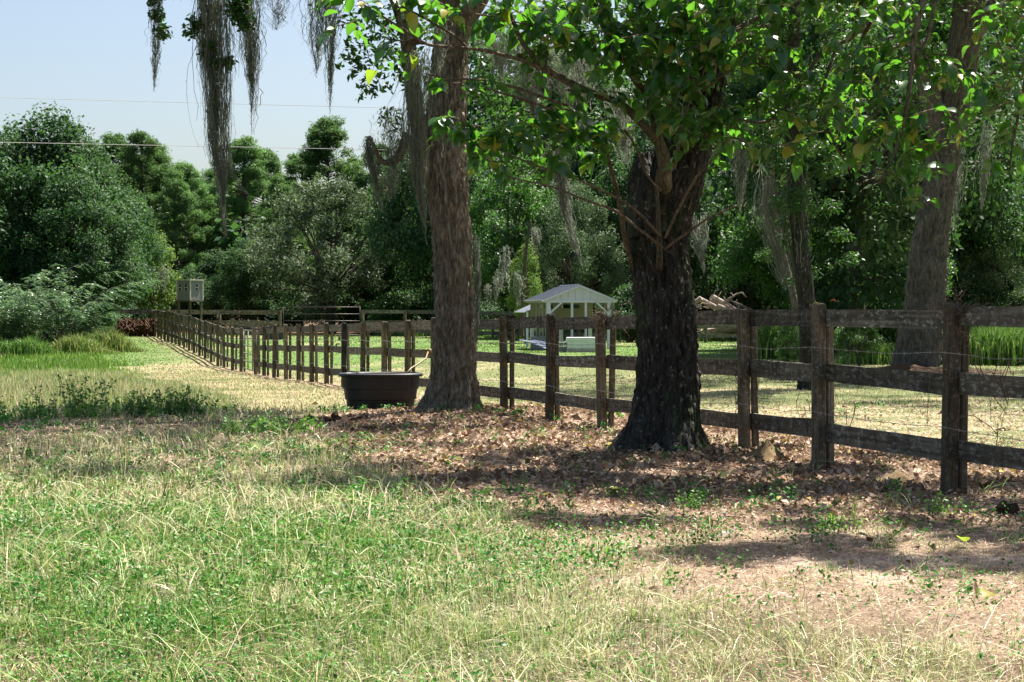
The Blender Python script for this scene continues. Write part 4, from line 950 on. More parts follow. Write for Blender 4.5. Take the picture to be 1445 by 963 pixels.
for (px, py, dz, rp, cnt) in SPR:
    c = P(px, py, dB + dz); rad = rp / F * dB
    root = np.array(c) + np.array([rs.normal() * .1, rs.normal() * .1, rad * .7])
    nt_ = max(1, int(round(cnt / 4.5))); base_h = rs.uniform(0, 6.28)
    for t_ in range(nt_):
        a_ = base_h + t_ * 6.28 / nt_ + rs.normal() * .4; d_ = np.array([math.cos(a_), math.sin(a_) * .9, rs.uniform(-.75, .35)]); d_ /= np.linalg.norm(d_)
        e = np.array(c) + d_ * rad * rs.uniform(.7, 1.35); mid = (root * .45 + e * .55) + np.array([rs.normal() * .04, rs.normal() * .04, .05 + .06 * rs.rand()])
        tw = spline([root, mid, e], 6); spr_mb.tube(tw - OB, np.linspace(.0055, .0018, 6), 4, False)
        nl_ = max(2, int(round(cnt / nt_ * rs.uniform(1.2, 2.0)))); az = math.atan2(e[1] - root[1], e[0] - root[0])
        for q_ in range(nl_):
            tt = .25 + .75 * (q_ + rs.uniform(0, .6)) / nl_; tt = min(1, tt); u_ = tt * 5; i0 = min(4, int(u_)); pp = tw[i0] + (tw[i0 + 1] - tw[i0]) * (u_ - i0)
            hd = az + (rs.uniform(.5, 1.3) * (1 if q_ % 2 else -1) if q_ < nl_ - 1 else rs.normal() * .3) + rs.normal() * .25
            dr = rs.uniform(-.05, 1.0)
            yv = np.array([math.cos(hd) * math.cos(dr), math.sin(hd) * math.cos(dr), -math.sin(dr)])
            nz = np.array([0, 0, 1.]) + rs.normal(size=3) * .38; xv = np.cross(yv, nz); xv /= np.linalg.norm(xv); zv = np.cross(xv, yv)
            s = rs.uniform(.06, .165) * (.84 if px > 960 else 1) * (1.1 - .35 * tt * rs.rand())
            p = pp + yv * .03; spr_mb.tube([pp - OB, p - OB], [.0015, .0012], 3, False)
            leaves.append((px, py, p, np.stack([xv, yv, zv], 1) * s, s, rs.randint(6), rs.rand()))
vis = [l_ for l_ in leaves if 0 < l_[0] < 1445 and 0 < l_[1]]
vis.sort(key=lambda l_: -l_[4]); ind = set(id(l_) for l_ in vis[:290])
LM = {}
for v_ in range(6):
    for tb in range(3):
        V, T = LV[v_]; tint = [np.full(len(T), .25), np.full(len(T), .62), np.full(len(T), .95)][tb] + np.tile([0, .02], len(T) // 2)
        LM[(v_, tb)] = mesh_np('leaf', V, [T], tint=tint, smooth=True); LM[(v_, tb)].materials.append(M['big'])
Vs, Ts, tn, k = [], [], [], 0
for l_ in leaves:
    tb = 2 if l_[6] > .94 else (1 if l_[6] > .5 else 0)
    if id(l_) in ind:
        o = bpy.data.objects.new('leaf', LM[(l_[5], tb)]); COL.objects.link(o); o.parent = TB
        m4 = Matrix([list(l_[3][i]) + [l_[2][i] - OB[i]] for i in range(3)] + [[0, 0, 0, 1]]); o.matrix_local = m4
    else:
        V, T = LV[l_[5]]; Vs.append(V @ l_[3].T + l_[2] - OB); Ts.append(T + k); k += len(V); tn.append(np.full(len(T), min(1, l_[6] * .85 + (.1 if tb == 2 else 0))))
o = obj('leaves', mesh_np('leaves', np.concatenate(Vs), [np.concatenate(Ts)], tint=np.concatenate(tn), smooth=True), M['big'], TB); o['kind'] = 'stuff'
spr_mb.build('twigs', M['twig'], TB)['kind'] = 'stuff'
print('big leaves', len(leaves))

# ------------------------------------------------------------------ main fence
fence = empty('board_fence', (XF(13.11), 13.11, g1(XF(13.11), 13.11)))
tag(fence, 'long dark wooden fence of doubled posts and three boards running into the distance', 'fence')
FO = np.array(fence.location)
pxs = [1350, 1165, 1060, 955, 857, 782, 718, 664, 617, 580, 547, 516, 489, 465, 444, 425, 407, 390, 376, 364, 343, 331, 319, 310, 300.5, 292, 284, 276, 269, 262, 256, 250, 245, 240, 234.6, 229.6, 225, 221, 218.5]
dist = [7.19 / ((p - CX) / F + .287) for p in pxs]; dist = [dist[0] - 4.3, dist[0] - 2.15] + dist
fd = np.array([-.287, 1, 0]); fd /= np.linalg.norm(fd); fn = np.array([-fd[1], fd[0], 0])     # fn points to the camera side
head = math.atan2(fd[1], fd[0])
def topz(d): return float(EYE + np.interp(d, _gd, _gt))
rs = np.random.RandomState(3)
def post_mesh(a, b, h, seed, cham=.012):
    """square timber post with worn chamfered edges, split top"""
    rs_ = np.random.RandomState(seed); lv_ = [-.15, .1, h * .5, h - .02, h]; V = []
    for i_, z in enumerate(lv_):
        s = .86 if i_ == 4 else 1; c_ = cham
        for (sx, sy) in ((-1, -1), (1, -1), (1, 1), (-1, 1)):
            x, y = sx * a / 2 * s, sy * b / 2 * s
            first, second = ((x, y - sy * c_), (x - sx * c_, y)) if sx * sy < 0 else ((x - sx * c_, y), (x, y - sy * c_))
            if (sx, sy) == (-1, -1): first, second = (x, y - sy * c_), (x - sx * c_, y)
            elif (sx, sy) == (1, -1): first, second = (x - sx * c_, y), (x, y - sy * c_)
            elif (sx, sy) == (1, 1): first, second = (x, y - sy * c_), (x - sx * c_, y)
            else: first, second = (x - sx * c_, y), (x, y - sy * c_)
            for q_ in (first, second): V.append((q_[0] + rs_.uniform(-.003, .003), q_[1] + rs_.uniform(-.003, .003), z + (rs_.uniform(-.008, .008) if i_ == 4 else 0)))
    V = np.array(V); q = []
    for i_ in range(4):
        for j_ in range(8): q.append((i_ * 8 + j_, i_ * 8 + (j_ + 1) % 8, (i_ + 1) * 8 + (j_ + 1) % 8, (i_ + 1) * 8 + j_))
    V = np.concatenate([V, V[32:40].mean(0, keepdims=True)]); t = [(32 + j_, 32 + (j_ + 1) % 8, 40) for j_ in range(8)]
    return mesh_np('post', V, [np.array(q), np.array(t)])
PM = [post_mesh(.106, .106, 1.452 + .012 * k, k) for k in range(4)]; PR = [post_mesh(.06, .066, 1.40, 10 + k) for k in range(3)]
def board_mesh(L, h, t, seed):
    rs_ = np.random.RandomState(seed); n = 5; V = []
    for i_ in range(n):
        x = -L / 2 + L * i_ / (n - 1); dz = rs_.uniform(-.006, .006); hh = h * (1 + rs_.uniform(-.05, .05)); dy = rs_.uniform(-.003, .003)
        for (y, z) in ((-t / 2, -hh / 2), (t / 2, -hh / 2), (t / 2, hh / 2), (-t / 2, hh / 2)): V.append((x, y + dy, z + dz))
    q = [(i_ * 4 + j_, (i_ + 1) * 4 + j_, (i_ + 1) * 4 + (j_ + 1) % 4, i_ * 4 + (j_ + 1) % 4) for i_ in range(n - 1) for j_ in range(4)] + [(0, 1, 2, 3), ((n - 1) * 4 + 3, (n - 1) * 4 + 2, (n - 1) * 4 + 1, (n - 1) * 4)]
    return mesh_np('board', np.array(V), [np.array(q)])
BM = [board_mesh(1, .158, .03, k) for k in range(8)]
def put(name, me, material, parent, origin, loc, rz=0, ry=0, rx=0, sc=None):
    o = obj(name, me, material, parent); o.location = Vector(loc) - Vector(origin); o.rotation_euler = (rx, ry, rz)
    if sc: o.scale = sc
    return o
posts = []
for k, d in enumerate(dist):
    x = float(XF(d)); tz = topz(d) if k > 1 else topz(13.1); base = tz - 1.45
    posts.append((x, d, tz))
for k, (x, d, tz) in enumerate(posts):
    j_ = rs.uniform(-.02, .02); lean = rs.normal(0, .012, 2); bz = tz - 1.45
    me_ = PM[k % 4]
    fp = np.array([x, d, bz]) + fn * .069
    po = put('post', me_, M['post'], fence, FO, fp, head + rs.normal(0, .06), lean[0], lean[1], (1, 1, 1 + j_))
    if abs(pxs[k - 2] - 489) < 1 and k > 1:
        po.data = me_.copy(); po.data.materials.clear(); po.data.materials.append(M['tank']); tag(po, 'black post with a metal water tap')
        mb = MB(); mb.tube([(0, -.09, 1.0), (0, -.16, 1.0), (0, -.17, .94)], .02, 6); mb.box((0, -.10, 1.12), (.05, .05, .09)); 
        tp = mb.build('tap', M['pipe'], po); tp.rotation_euler[2] = 3.14159
    if k % 1 == 0: put('post', PR[k % 3], M['post'], fence, FO, np.array([x, d, bz]) - fn * .047, head + rs.normal(0, .05), rs.normal(0, .012), rs.normal(0, .012), (1, 1, .98 + rs.uniform(-.02, .02)))
GATE = pxs.index(364) + 2
for k in range(len(posts) - 1):
    if k == GATE: continue
    a_, b_ = np.array(posts[k]), np.array(posts[k + 1]); L = np.linalg.norm(b_ - a_)
    for hz, nm in ((-.093, 0), (-.60, 1), (-1.115, 2)):
        dz0, dz1 = rs.uniform(-.02, .02, 2); p0 = a_ + np.array([0, 0, hz + dz0]); p1 = b_ + np.array([0, 0, hz + dz1]); c = (p0 + p1) / 2 + fn * (.0 + rs.uniform(-.003, .003))
        ry = -math.asin((p1[2] - p0[2]) / L)
        put('board', BM[(k * 3 + nm) % 8], M['board'], fence, FO, c, head + rs.normal(0, .002), ry, 0, (L - .012, 1, 1 + rs.uniform(-.06, .06)))
# barbed wires: two runs, with barbs on the near spans
for wz in (-.36, -.93):
    for s0 in range(0, len(posts) - 1):
        a_, b_ = np.array(posts[s0]), np.array(posts[s0 + 1]); mb = MB(); pts = []
        for t_ in np.linspace(0, 1, 7):
            p = a_ + (b_ - a_) * t_ + np.array([0, 0, wz - .03 * math.sin(math.pi * t_) * rs.uniform(.4, 1.3)]) + fn * (.15); pts.append(p - FO)
        mb.tube(pts, .0024 if s0 < 8 else .004, 4, False)
        if s0 < 9:
            for t_ in np.arange(.06, 1, .09):
                c = np.array([np.interp(t_, np.linspace(0, 1, 7), [q_[i] for q_ in pts]) for i in range(3)])
                mb.tube([c + fd * .004 + np.array([0, 0, .013]), c + np.array([0, 0, -.012])], .0016, 3, False); mb.tube([c + fn * .012 + np.array([0, 0, .007]), c - fn * .011 - np.array([0, 0, .007])], .0016, 3, False)
        mb.build('wire', M['wire'], fence)
# metal gate in the fence
def pipe_gate(name, p0, p1, base, h, bars, uprights, r, material, label, cat='gate', mesh_=None):
    o = empty(name, (p0[0], p0[1], base)); tag(o, label, cat); v_ = np.array([p1[0] - p0[0], p1[1] - p0[1], 0])
    for i_ in range(bars):
        z = .12 + (h - .12) * i_ / (bars - 1); mb = MB(); mb.tube([(0, 0, z), tuple(v_ + [0, 0, z])], r, 6); mb.build('bar', material, o, True)
    for i_ in range(uprights):
        t_ = i_ / (uprights - 1); mb = MB(); mb.tube([tuple(v_ * t_ + [0, 0, .1]), tuple(v_ * t_ + [0, 0, h + .01])], r, 6); mb.build('upright', material, o, True)
    return o
ga, gb = posts[GATE], posts[GATE + 1]
pipe_gate('pipe_gate', (ga[0] + fd[0] * .12, ga[1] + .12), (gb[0] - fd[0] * .12, gb[1] - .12), (ga[2] + gb[2]) / 2 - 1.45, 1.36, 6, 4, .022, M['gategreen'], 'narrow dull green pipe gate set between two posts of the long fence')

# cross fences at the far end
def rail_fence(name, pts, rails, label, post_h=1.45, pw=.14, bh=.16, step=2.4, top_over=0):
    o = empty(name, (*pts[0], g1(*pts[0]))); tag(o, label, 'fence', None); O = np.array(o.location)
    for s in range(len(pts) - 1):
        a_, b_ = np.array(pts[s]), np.array(pts[s + 1]); L = np.linalg.norm(b_ - a_); n = max(1, int(round(L / step))); hd = math.atan2(*(b_ - a_)[::-1])
        for k in range(n + (1 if s == len(pts) - 2 else 0)):
            p = a_ + (b_ - a_) * k / n; put('post', PM[k % 4], M['post'], o, O, (p[0], p[1], g1(*p)), hd, 0, 0, (pw / .115, pw / .115, post_h / 1.49))
        for k in range(n):
            p, q_ = a_ + (b_ - a_) * k / n, a_ + (b_ - a_) * (k + 1) / n
            for z in rails:
                z0, z1 = g1(*p) + z, g1(*q_) + z; c = np.array([(p[0] + q_[0]) / 2, (p[1] + q_[1]) / 2, (z0 + z1) / 2]); nn = np.array([math.sin(hd), -math.cos(hd), 0]) * .09
                ll = math.hypot(L / n, z1 - z0); put('board', BM[(k + int(z * 10)) % 8], M['far_board'], o, O, c + nn, hd, -math.asin((z1 - z0) / ll), 0, (ll - .01, 1, bh / .155))
    return o
e = posts[-1]
rail_fence('rail_fence', [(-27.5, e[1] + 1.0), (e[0] - .2, e[1] + .4)], (1.34, .72), 'far two-rail fence running left from the corner to the arching shrub', step=3.6, bh=.24)
rail_fence('rail_fence', [(e[0] + .2, e[1] + .4), ((395 - CX) / F * 93, 93)], (1.33, .75), 'far two-rail fence between the corner and the pipe gate', step=3.4, bh=.24)
pipe_gate('field_gate', ((400 - CX) / F * 92, 92), ((508 - CX) / F * 91, 91), g1(-10, 92), 1.6, 5, 2, .014, M['pipe'], 'long pipe gate in the far fence with dark trees behind', mesh_=True)
def XY(px, d): return ((px - CX) / F * d, d)
rail_fence('back_fence', [XY(512, 90.6), XY(760, 86), XY(1060, 79.5), XY(1250, 77), XY(1470, 72)], (1.34, .78, .32), 'far three-rail fence crossing behind the white shed', bh=.19)

# ------------------------------------------------------------------ stock tank
d = 26.6; tx = (537 - CX) / F * d; tb = g1(tx, d)
tank = empty('stock_tank', (tx, d, tb), .12); tag(tank, 'black oval plastic stock tank standing left of the brown trunk', 'stock tank')
def oval_rings(levels, n=64, ribs=True):
    V = []
    for (z, a_, b_, rib) in levels:
        for k in range(n):
            th = 2 * math.pi * k / n; c_, s_ = math.cos(th), math.sin(th); e_ = 2 / 2.6
            x = a_ * abs(c_) ** e_ * (1 if c_ > 0 else -1); y = b_ * abs(s_) ** e_ * (1 if s_ > 0 else -1)
            inn = 1 - rib * (1 if (k % 8) in (0,) else 0); V.append((x * inn, y * inn, z))
    m_ = len(levels); i_, j_ = np.meshgrid(np.arange(m_ - 1), np.arange(n), indexing='ij'); j2 = (j_ + 1) % n
    return np.array(V), np.stack([i_ * n + j_, i_ * n + j2, (i_ + 1) * n + j2, (i_ + 1) * n + j_], -1).reshape(-1, 4)
V, q = oval_rings([(0, .01, .01, 0), (0, .50, .34, 0), (.02, .52, .36, 0), (.17, .535, .375, 0), (.18, .555, .395, 0), (.34, .575, .415, 0), (.35, .595, .43, .03), (.54, .61, .445, .03), (.545, .57, .41, 0), (.52, .555, .4, 0), (.05, .49, .33, 0), (.05, .01, .01, 0)])
obj('tank_body', mesh_np('tank_body', V, [q], smooth=False), M['tank'], tank)
V, q = oval_rings([(.535, .60, .44, 0), (.535, .655, .485, 0), (.56, .66, .49, 0), (.585, .65, .48, 0), (.588, .60, .435, 0), (.56, .585, .42, 0)])
obj('rim', mesh_np('rim', V, [q], smooth=True), M['tank'], tank)
V, q = oval_rings([(.46, .01, .01, 0), (.46, .555, .4, 0)]); 
m, nt, b = mat('water'); b.inputs['Base Color'].default_value = (.02, .03, .025, 1); b.inputs['Roughness'].default_value = .05
obj('water', mesh_np('water', V, [q]), m, tank)
mb = MB()
for k in range(3): mb.box((-.612, -.12, .50 - k * .045), (.012, .06, .028))
mb.build('moulded_mark', M['tankmark'], tank)
# hose from the valve on the fence down to the tank
mb = MB(); hp = [P(604, 497, 27.4), P(601, 506, 27.2), P(590, 514, 27.0), P(580, 520, 26.8), P(574, 527, 26.6)]; o0 = hp[0]
mb.tube([tuple(p - o0) for p in hp], .014, 6); mb.tube([(-.1, .1, .02), (.05, .1, .02)], .03, 6); mb.box((.02, .05, .0), (.07, .07, .1))
tag(mb.build('hose', M['hose'], None, True, o0), 'short yellow hose curving from a tap down into the black tank', 'hose')

# ------------------------------------------------------------------ white shed
sd = 66.0; sx = (817 - CX) / F * sd; sg = g1(sx, sd + 1.2)
shed = empty('open_shed', (sx, sd, sg), math.radians(12)); shed.scale = (1, 1, .89); tag(shed, 'small white open shed with a gabled metal roof beyond the fence', 'shed')
hw, dep, eave, apex = 1.33, 2.9, 2.14, 2.76
def sbox(name, c, s, material, rot=None, lab=None):
    mb = MB(); mb.box((0, 0, 0), s); o = mb.build(name, material, shed); o.location = c
    if rot: o.rotation_euler = rot
    if lab: o['label'] = lab
    return o
for k, x in enumerate((-hw + .12, -.28, .27, hw - .12)): sbox('post', (x, 0, 1.02), (.14 if k in (0, 3) else .07, .12, 2.04), M['white'])
for x in (-hw + .12, 0, hw - .12): sbox('post', (x, dep, 1.02), (.12, .12, 2.04), M['white'])
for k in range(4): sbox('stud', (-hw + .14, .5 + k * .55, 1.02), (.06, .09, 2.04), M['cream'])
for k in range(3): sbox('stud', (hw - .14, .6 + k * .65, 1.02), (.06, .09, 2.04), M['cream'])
for s in (-1, 1): sbox('brace', (s * (hw - .42), -.02, 1.83), (.07, .06, .75), M['white'], (0, s * -.78, 0))
sbox('fascia', (0, -.02, 2.10), (2 * hw + .26, .06, .13), M['white']); sbox('fascia', (-hw - .1, dep / 2, 2.10), (.05, dep + .2, .12), M['cream'])  # cream on the left fascia stands for warm bounced light
sbox('fascia', (hw + .1, dep / 2, 2.10), (.05, dep + .2, .12), M['white'])
for k in range(14):
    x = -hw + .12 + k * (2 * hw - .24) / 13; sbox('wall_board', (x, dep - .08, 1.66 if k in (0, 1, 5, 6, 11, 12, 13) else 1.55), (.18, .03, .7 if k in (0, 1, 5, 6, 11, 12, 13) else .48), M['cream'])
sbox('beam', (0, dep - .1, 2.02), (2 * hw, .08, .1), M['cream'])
for k in range(9):   # gable boards, butted with gaps
    x0 = -hw + (2 * hw) * k / 9 + .006; x1 = -hw + (2 * hw) * (k + 1) / 9 - .006
    zt = lambda x: 2.17 + (apex - 2.17) * (1 - abs(x) / (hw + .05)); 
    xs_ = [x0, x1] if not (x0 < 0 < x1) else [x0, 0, x1]; V = []
    for y in (-.035, -.005): 
        V += [(x, y, 2.165) for x in xs_] + [(x, y, zt(x)) for x in xs_]
    n_ = len(xs_); q = [(i_, i_ + 1, n_ + i_ + 1, n_ + i_) for i_ in range(n_ - 1)] + [(2 * n_ + i_ + 1, 2 * n_ + i_, 3 * n_ + i_, 3 * n_ + i_ + 1) for i_ in range(n_ - 1)] + [(0, n_, 3 * n_, 2 * n_), (n_ - 1, 3 * n_ - 1, 4 * n_ - 1, 2 * n_ - 1)]
    obj('gable_board', mesh_np('gable_board', np.array(V), [np.array(q)]), M['white'], shed)
sl_ = math.atan2(apex - 2.17, hw); ln = math.hypot(hw + .16, (apex - 2.17) * (hw + .16) / hw)
for s in (-1, 1):
    mb = MB(); mb.box((0, 0, 0), (ln, dep + .35, .035))
    for k in range(11): mb.box((0, -dep / 2 - .12 + k * (dep + .24) / 10, .028), (ln - .01, .035, .02))
    o = mb.build('roof', M['roofmetal'], shed); o.location = (s * (hw + .16) / 2, dep / 2, apex + .03 - (apex - 2.17) * (hw + .16) / hw / 2); o.rotation_euler = (0, s * sl_, 0)
    tr = MB(); tr.box((0, 0, 0), (ln + .02, .03, .07)); o2 = tr.build('trim', M['white'], shed); o2.location = (s * (hw + .165) / 2, -.165, apex + .0 - (apex - 2.17) * (hw + .16) / hw / 2 + .005); o2.rotation_euler = (0, s * sl_, 0)
mb = MB(); mb.tube([(0, -.17, apex + .05), (0, dep + .17, apex + .05)], .04, 6); mb.build('ridge_cap', M['roofmetal'], shed)
# lower lean-to beyond
lt = empty('lean_to', (*XY(752, 73), g1(*XY(752, 73))), math.radians(12)); tag(lt, 'low lean-to with dark metal roof just left of the white shed', 'lean-to')
mb = MB(); mb.box((0, 0, 1.75), (1.3, 2.2, .04), Matrix.Rotation(-.42, 3, 'Y')); mb.build('roof', M['roofmetal'], lt)
for x in (-.45, .5): 
    mb = MB(); mb.box((x, -.9, .8), (.08, .08, 1.6)); mb.build('post', M['white'], lt)
mb = MB(); mb.box((.2, -.95, 1.35), (.9, .04, .4)); mb.build('wall_board', M['white'], lt)
# pale planked trough, stack of roof sheets, planks
bx = empty('plank_bin', (*XY(823, 62.5), g1(*XY(823, 62.5))), .05); tag(bx, 'pale low bin of stacked planks in front of the white shed', 'bin')
for k in range(4): mb = MB(); mb.box((.0, 0, .07 + k * .135), (1.25 - .01 * k, .55, .128), None, .004); mb.build('plank', M['tarp'] if k > 0 else M['pinkwood'], bx)
mb = MB(); mb.box((-.78, .1, .1), (.3, .5, .2)); mb.box((-.8, .0, .3), (.5, .4, .12)); mb.build('block', M['box'], bx)
GS = 'corrugated sheets lying in the grass left of the shed'
for k in range(4):
    th = 3.14 * .0; n = 25; u = np.linspace(-.45, .45, n); V = []
    for yy in (-.95, .95): V += [(x_ * .8, yy * .62, .028 * math.sin(x_ * 60) + .03 + .12 * x_ ** 2) for x_ in u]
    q = [(i_, i_ + 1, n + i_ + 1, n + i_) for i_ in range(n - 1)]
    px = 757 + k * 7; x, y = XY(px, 63.5); me_ = mesh_np('roof_sheet', np.array(V), [np.array(q)]); o = obj('roof_sheet', me_, M['sheet'], None, (x, y - k * .25, g1(x, y) + .05 + .07 * (4 - k))); o.rotation_euler = (.10 + .03 * k, .06, .7 - k * .1)
    sm_ = o.modifiers.new('t', 'SOLIDIFY'); sm_.thickness = .008
    tag(o, ['topmost leftmost curled roof sheet of the pile left of the shed', 'second roof sheet of the pile left of the shed', 'third roof sheet of the pile left of the shed', 'rightmost lowest roof sheet of the pile left of the shed'][k], 'metal sheet', GS)
wb = MB(); wb.box((0, 0, .26), (.85, .5, .5), None, .02); tag(wb.build('crate', M['box'], None, False, (*XY(764, 66), g1(*XY(764, 66)))), 'pale grey crate behind the roof sheets', 'crate')

# ------------------------------------------------------------------ log pile and lookout box
GL = 'pale logs of the pile right of the black trunk'
LG = [((955, 445), (990, 421), .15, 'leftmost log of the pile, resting low beside the black trunk'), ((1030, 447), (985, 421), .16, 'pale log with its end raised to the left'), ((1045, 446), (1004, 420), .24, 'thickest cut log with a round sawn end, topmost'), ((1060, 452), (1012, 432), .16, 'log on the right flank of the pile'),
      ((980, 455), (1040, 446), .2, 'log lying nearly level across the front of the pile'), ((990, 470), (1050, 462), .22, 'lowest long log at the foot of the pile'), ((975, 462), (1010, 440), .14, 'slender log under the leftmost one')]
for k, (a_, b_, r_, lb) in enumerate(LG):
    d = 82.6 + (k % 3) * .5; p0, p1 = P(*a_, d), P(*b_, d - .4); r_ *= .85; mb = MB(); v_ = p1 - p0
    mb.tube([(0, 0, 0), tuple(v_ * .5 + Vector((0, 0, .03))), tuple(v_)], [r_ * 1.05, r_, r_ * .92], 10)
    tag(mb.build('log', M['deadwood'], None, False, p0), lb, 'log', GL)
mb = MB()
for (pts, r_) in (([(975, 436), (992, 428), (1004, 430)], .05), ([(1000, 426), (1008, 414), (1010, 409)], .025), ([(1012, 436), (1030, 424), (1046, 430), (1058, 437)], .05), ([(968, 430), (978, 424), (990, 425)], .03), ([(1020, 428), (1032, 420), (1040, 415), (1047, 413), (1054, 420)], .07), ([(1034, 419), (1033, 415), (1030, 413)], .03), ([(1010, 424), (1014, 418), (1018, 412)], .03), ([(990, 432), (1000, 436)], .04), ([(1025, 425), (1031, 432)], .05), ([(1040, 440), (1043, 432), (1037, 428)], .03)):
    mb.tube([tuple(P(a_, b_, 82.4) - P(1020, 428, 82.4)) for a_, b_ in pts], np.linspace(r_, r_ * .5, len(pts)), 6)
tag(mb.build('dead_branch', M['deadwood'], None, True, P(1020, 428, 82.4)), 'bleached crooked branch reaching up right out of the log pile', 'branch')
mb = MB()
for k in range(60):
    c = np.array([rs.uniform(-1.8, 1.6), rs.uniform(-.6, .9), rs.uniform(.0, 1.7)]); v_ = rs.normal(size=3) * np.array([.7, .4, .25]); mb.tube([c - v_, c, c + v_ * .8], [.05, .045, .02], 5)
tag(mb.build('brush_heap', M['bark_far'], None, False, (*XY(1015, 84.2), g1(*XY(1015, 84.2)))), 'heap of dead branches under the pale logs', 'brush heap')
mb = MB()
for k in range(70):
    c = np.array([rs.uniform(-1.3, 1.3), rs.uniform(-.4, .4), rs.uniform(.0, .8)]); v_ = rs.normal(size=3) * np.array([.4, .2, .12]); mb.tube([c - v_, c + v_], [.05, .03], 5)
tag(mb.build('brush_heap', M['deadwood'], None, False, (*XY(352, 99), g1(*XY(352, 99)))), 'low pinkish heap of cut branches behind the far rails', 'brush heap')
bd = 86.5; lx = (268 - CX) / F * bd
lb_ = empty('lookout_box', (lx, bd, g1(lx, bd)), math.radians(-33)); lb_.scale = (.72, .72, 1); tag(lb_, 'grey wooden lookout box on stilts with small dark windows in front of the trees', 'lookout box')
zb, zt_ = EYE - (424 - HY) / F * bd - g1(lx, bd), EYE - (396 - HY) / F * bd - g1(lx, bd); hh = zt_ - zb
for (x, y) in ((-.55, -.55), (.55, -.55), (.55, .55), (-.55, .55)):
    mb = MB(); mb.box((x, y, zb / 2), (.12, .12, zb)); mb.build('leg', M['post'], lb_)
for k in range(4):   # four walls built from boards
    a_ = k * math.pi / 2; cs, sn = math.cos(a_), math.sin(a_)
    for i_ in range(7):
        off = -.6 + 1.2 * (i_ + .5) / 7; mb = MB(); mb.box((0, 0, 0), (1.2 / 7 - .008, .03, hh), None, .003)
        o = mb.build('wall_board', M['box'], lb_); o.location = (cs * off + sn * .62, sn * off - cs * .62, zb + hh / 2); o.rotation_euler[2] = a_
    for wx in ((-.32, .25) if k == 0 else (.0,) if k == 1 else ()):
        mb = MB(); mb.box((0, 0, 0), (.22, .05, .3)); o = mb.build('window', M['dark'], lb_); o.location = (cs * wx + sn * .63, sn * wx - cs * .63, zb + hh * .64); o.rotation_euler[2] = a_
        mb = MB(); mb.box((0, -.03, 0), (.26, .02, .035)); mb.box((-.125, -.03, 0), (.02, .02, .32)); mb.box((.125, -.03, 0), (.02, .02, .32)); mb.build('frame', M['boxtrim'], o)
for (x, y) in ((-.63, -.63), (.63, -.63), (.63, .63), (-.63, .63)): mb = MB(); mb.box((x, y, zb + hh / 2), (.07, .07, hh + .01)); mb.build('lit_corner_strip', M['boxtrim'], lb_)  # pale warm corner strips stand for the sunlit edge of the box
mb = MB(); mb.box((0, 0, zt_ + .02), (1.42, 1.42, .05)); mb.build('roof', M['boxtrim'], lb_)
mb = MB(); mb.box((0, 0, zb - .03), (1.34, 1.34, .06)); mb.build('floor', M['post'], lb_)

# power lines
for k, (pa, pb, lb) in enumerate(((P(-600, 122, 40), P(640, 155, 125), 'upper thin utility line crossing the open sky'), (P(-600, 189, 40), P(650, 214, 104), 'lower utility line passing in front of the pine tops'))):
    mb = MB(); mb.tube([pa - pa, (pb - pa) * .5, pb - pa], [.006, .011, .015 if k == 0 else .013], 4, False); tag(mb.build('utility_line', M['cable'], None, False, pa), lb, 'utility line')

# ------------------------------------------------------------------ shrubs, weeds, mounds
def arching(px, py, d, n, length, seed, label, name='arching_shrub', material='shrub', spread=1.0):
    x = (px - CX) / F * d; o = empty(name, (x, d, g1(x, d))); tag(o, label, 'shrub'); rs_ = np.random.RandomState(seed); mb = MB(); Vs, qs, k_ = [], [], 0
    for s in range(n):
        a_ = rs_.uniform(0, 6.28); l_ = length * rs_.uniform(.5, 1.1); bx_ = rs_.normal(size=2) * .25 * spread
        h_ = l_ * rs_.uniform(.55, .95); out = np.array([math.cos(a_), math.sin(a_)]) * l_ * rs_.uniform(.5, .95) * spread
        P0 = np.array([bx_[0], bx_[1], 0]); P1 = np.array([bx_[0] + out[0] * .35, bx_[1] + out[1] * .35, h_]); P2 = np.array([bx_[0] + out[0], bx_[1] + out[1], h_ * rs_.uniform(.65, 1.0)])
        t_ = np.linspace(0, 1, 9)[:, None]; C = (1 - t_) ** 2 * P0 + 2 * t_ * (1 - t_) * P1 + t_ ** 2 * P2
        mb.tube(C, np.linspace(.018, .005, 9), 4, False)
        # side sprays with paired leaflets
        for i_ in range(26):
            tt = rs_.uniform(.3, 1); c = np.array([np.interp(tt, t_[:, 0], C[:, j]) for j in range(3)]); dr = np.array([out[0], out[1], 0]); dr /= np.linalg.norm(dr) + 1e-9
            sd_ = np.array([-dr[1], dr[0], 0]) * rs_.choice([-1, 1]); dv = dr * .5 + sd_ * rs_.uniform(.2, .8) + np.array([0, 0, rs_.uniform(-.45, .15)]); dv /= np.linalg.norm(dv)
            m_ = 14; tt2 = np.linspace(.05, 1, m_)[:, None]; ll = .55 * rs_.uniform(.6, 1.2); B = c + dv * tt2 * ll + np.array([0, 0, -.12]) * tt2 ** 2
            w_ = np.cross(dv, [0, 0, 1]); w_ /= np.linalg.norm(w_); sg = np.tile([1, -1], m_ // 2)[:, None]; u_ = (w_ * sg * .8 + dv * .5 + np.array([0, 0, .1]) + rs_.normal(size=(m_, 3)) * .15) * .062
            v_ = np.cross(u_, np.array([0, 0, 1.]) + rs_.normal(size=(m_, 3)) * .3) * .4
            V, q = quads_from(B + u_, u_, v_); Vs.append(V); qs.append(q + k_); k_ += len(V)
    mb.build('stem', M['bark_far'], o)
    V = np.concatenate(Vs); q = np.concatenate(qs); obj('foliage', mesh_np('foliage', V, [q], tint=rs_.rand(len(q)) ** 1.7), M[material], o); return o
arching(30, 488, 72, 34, 4.6, 1, 'large pale shrub at the left edge with arching sprays')
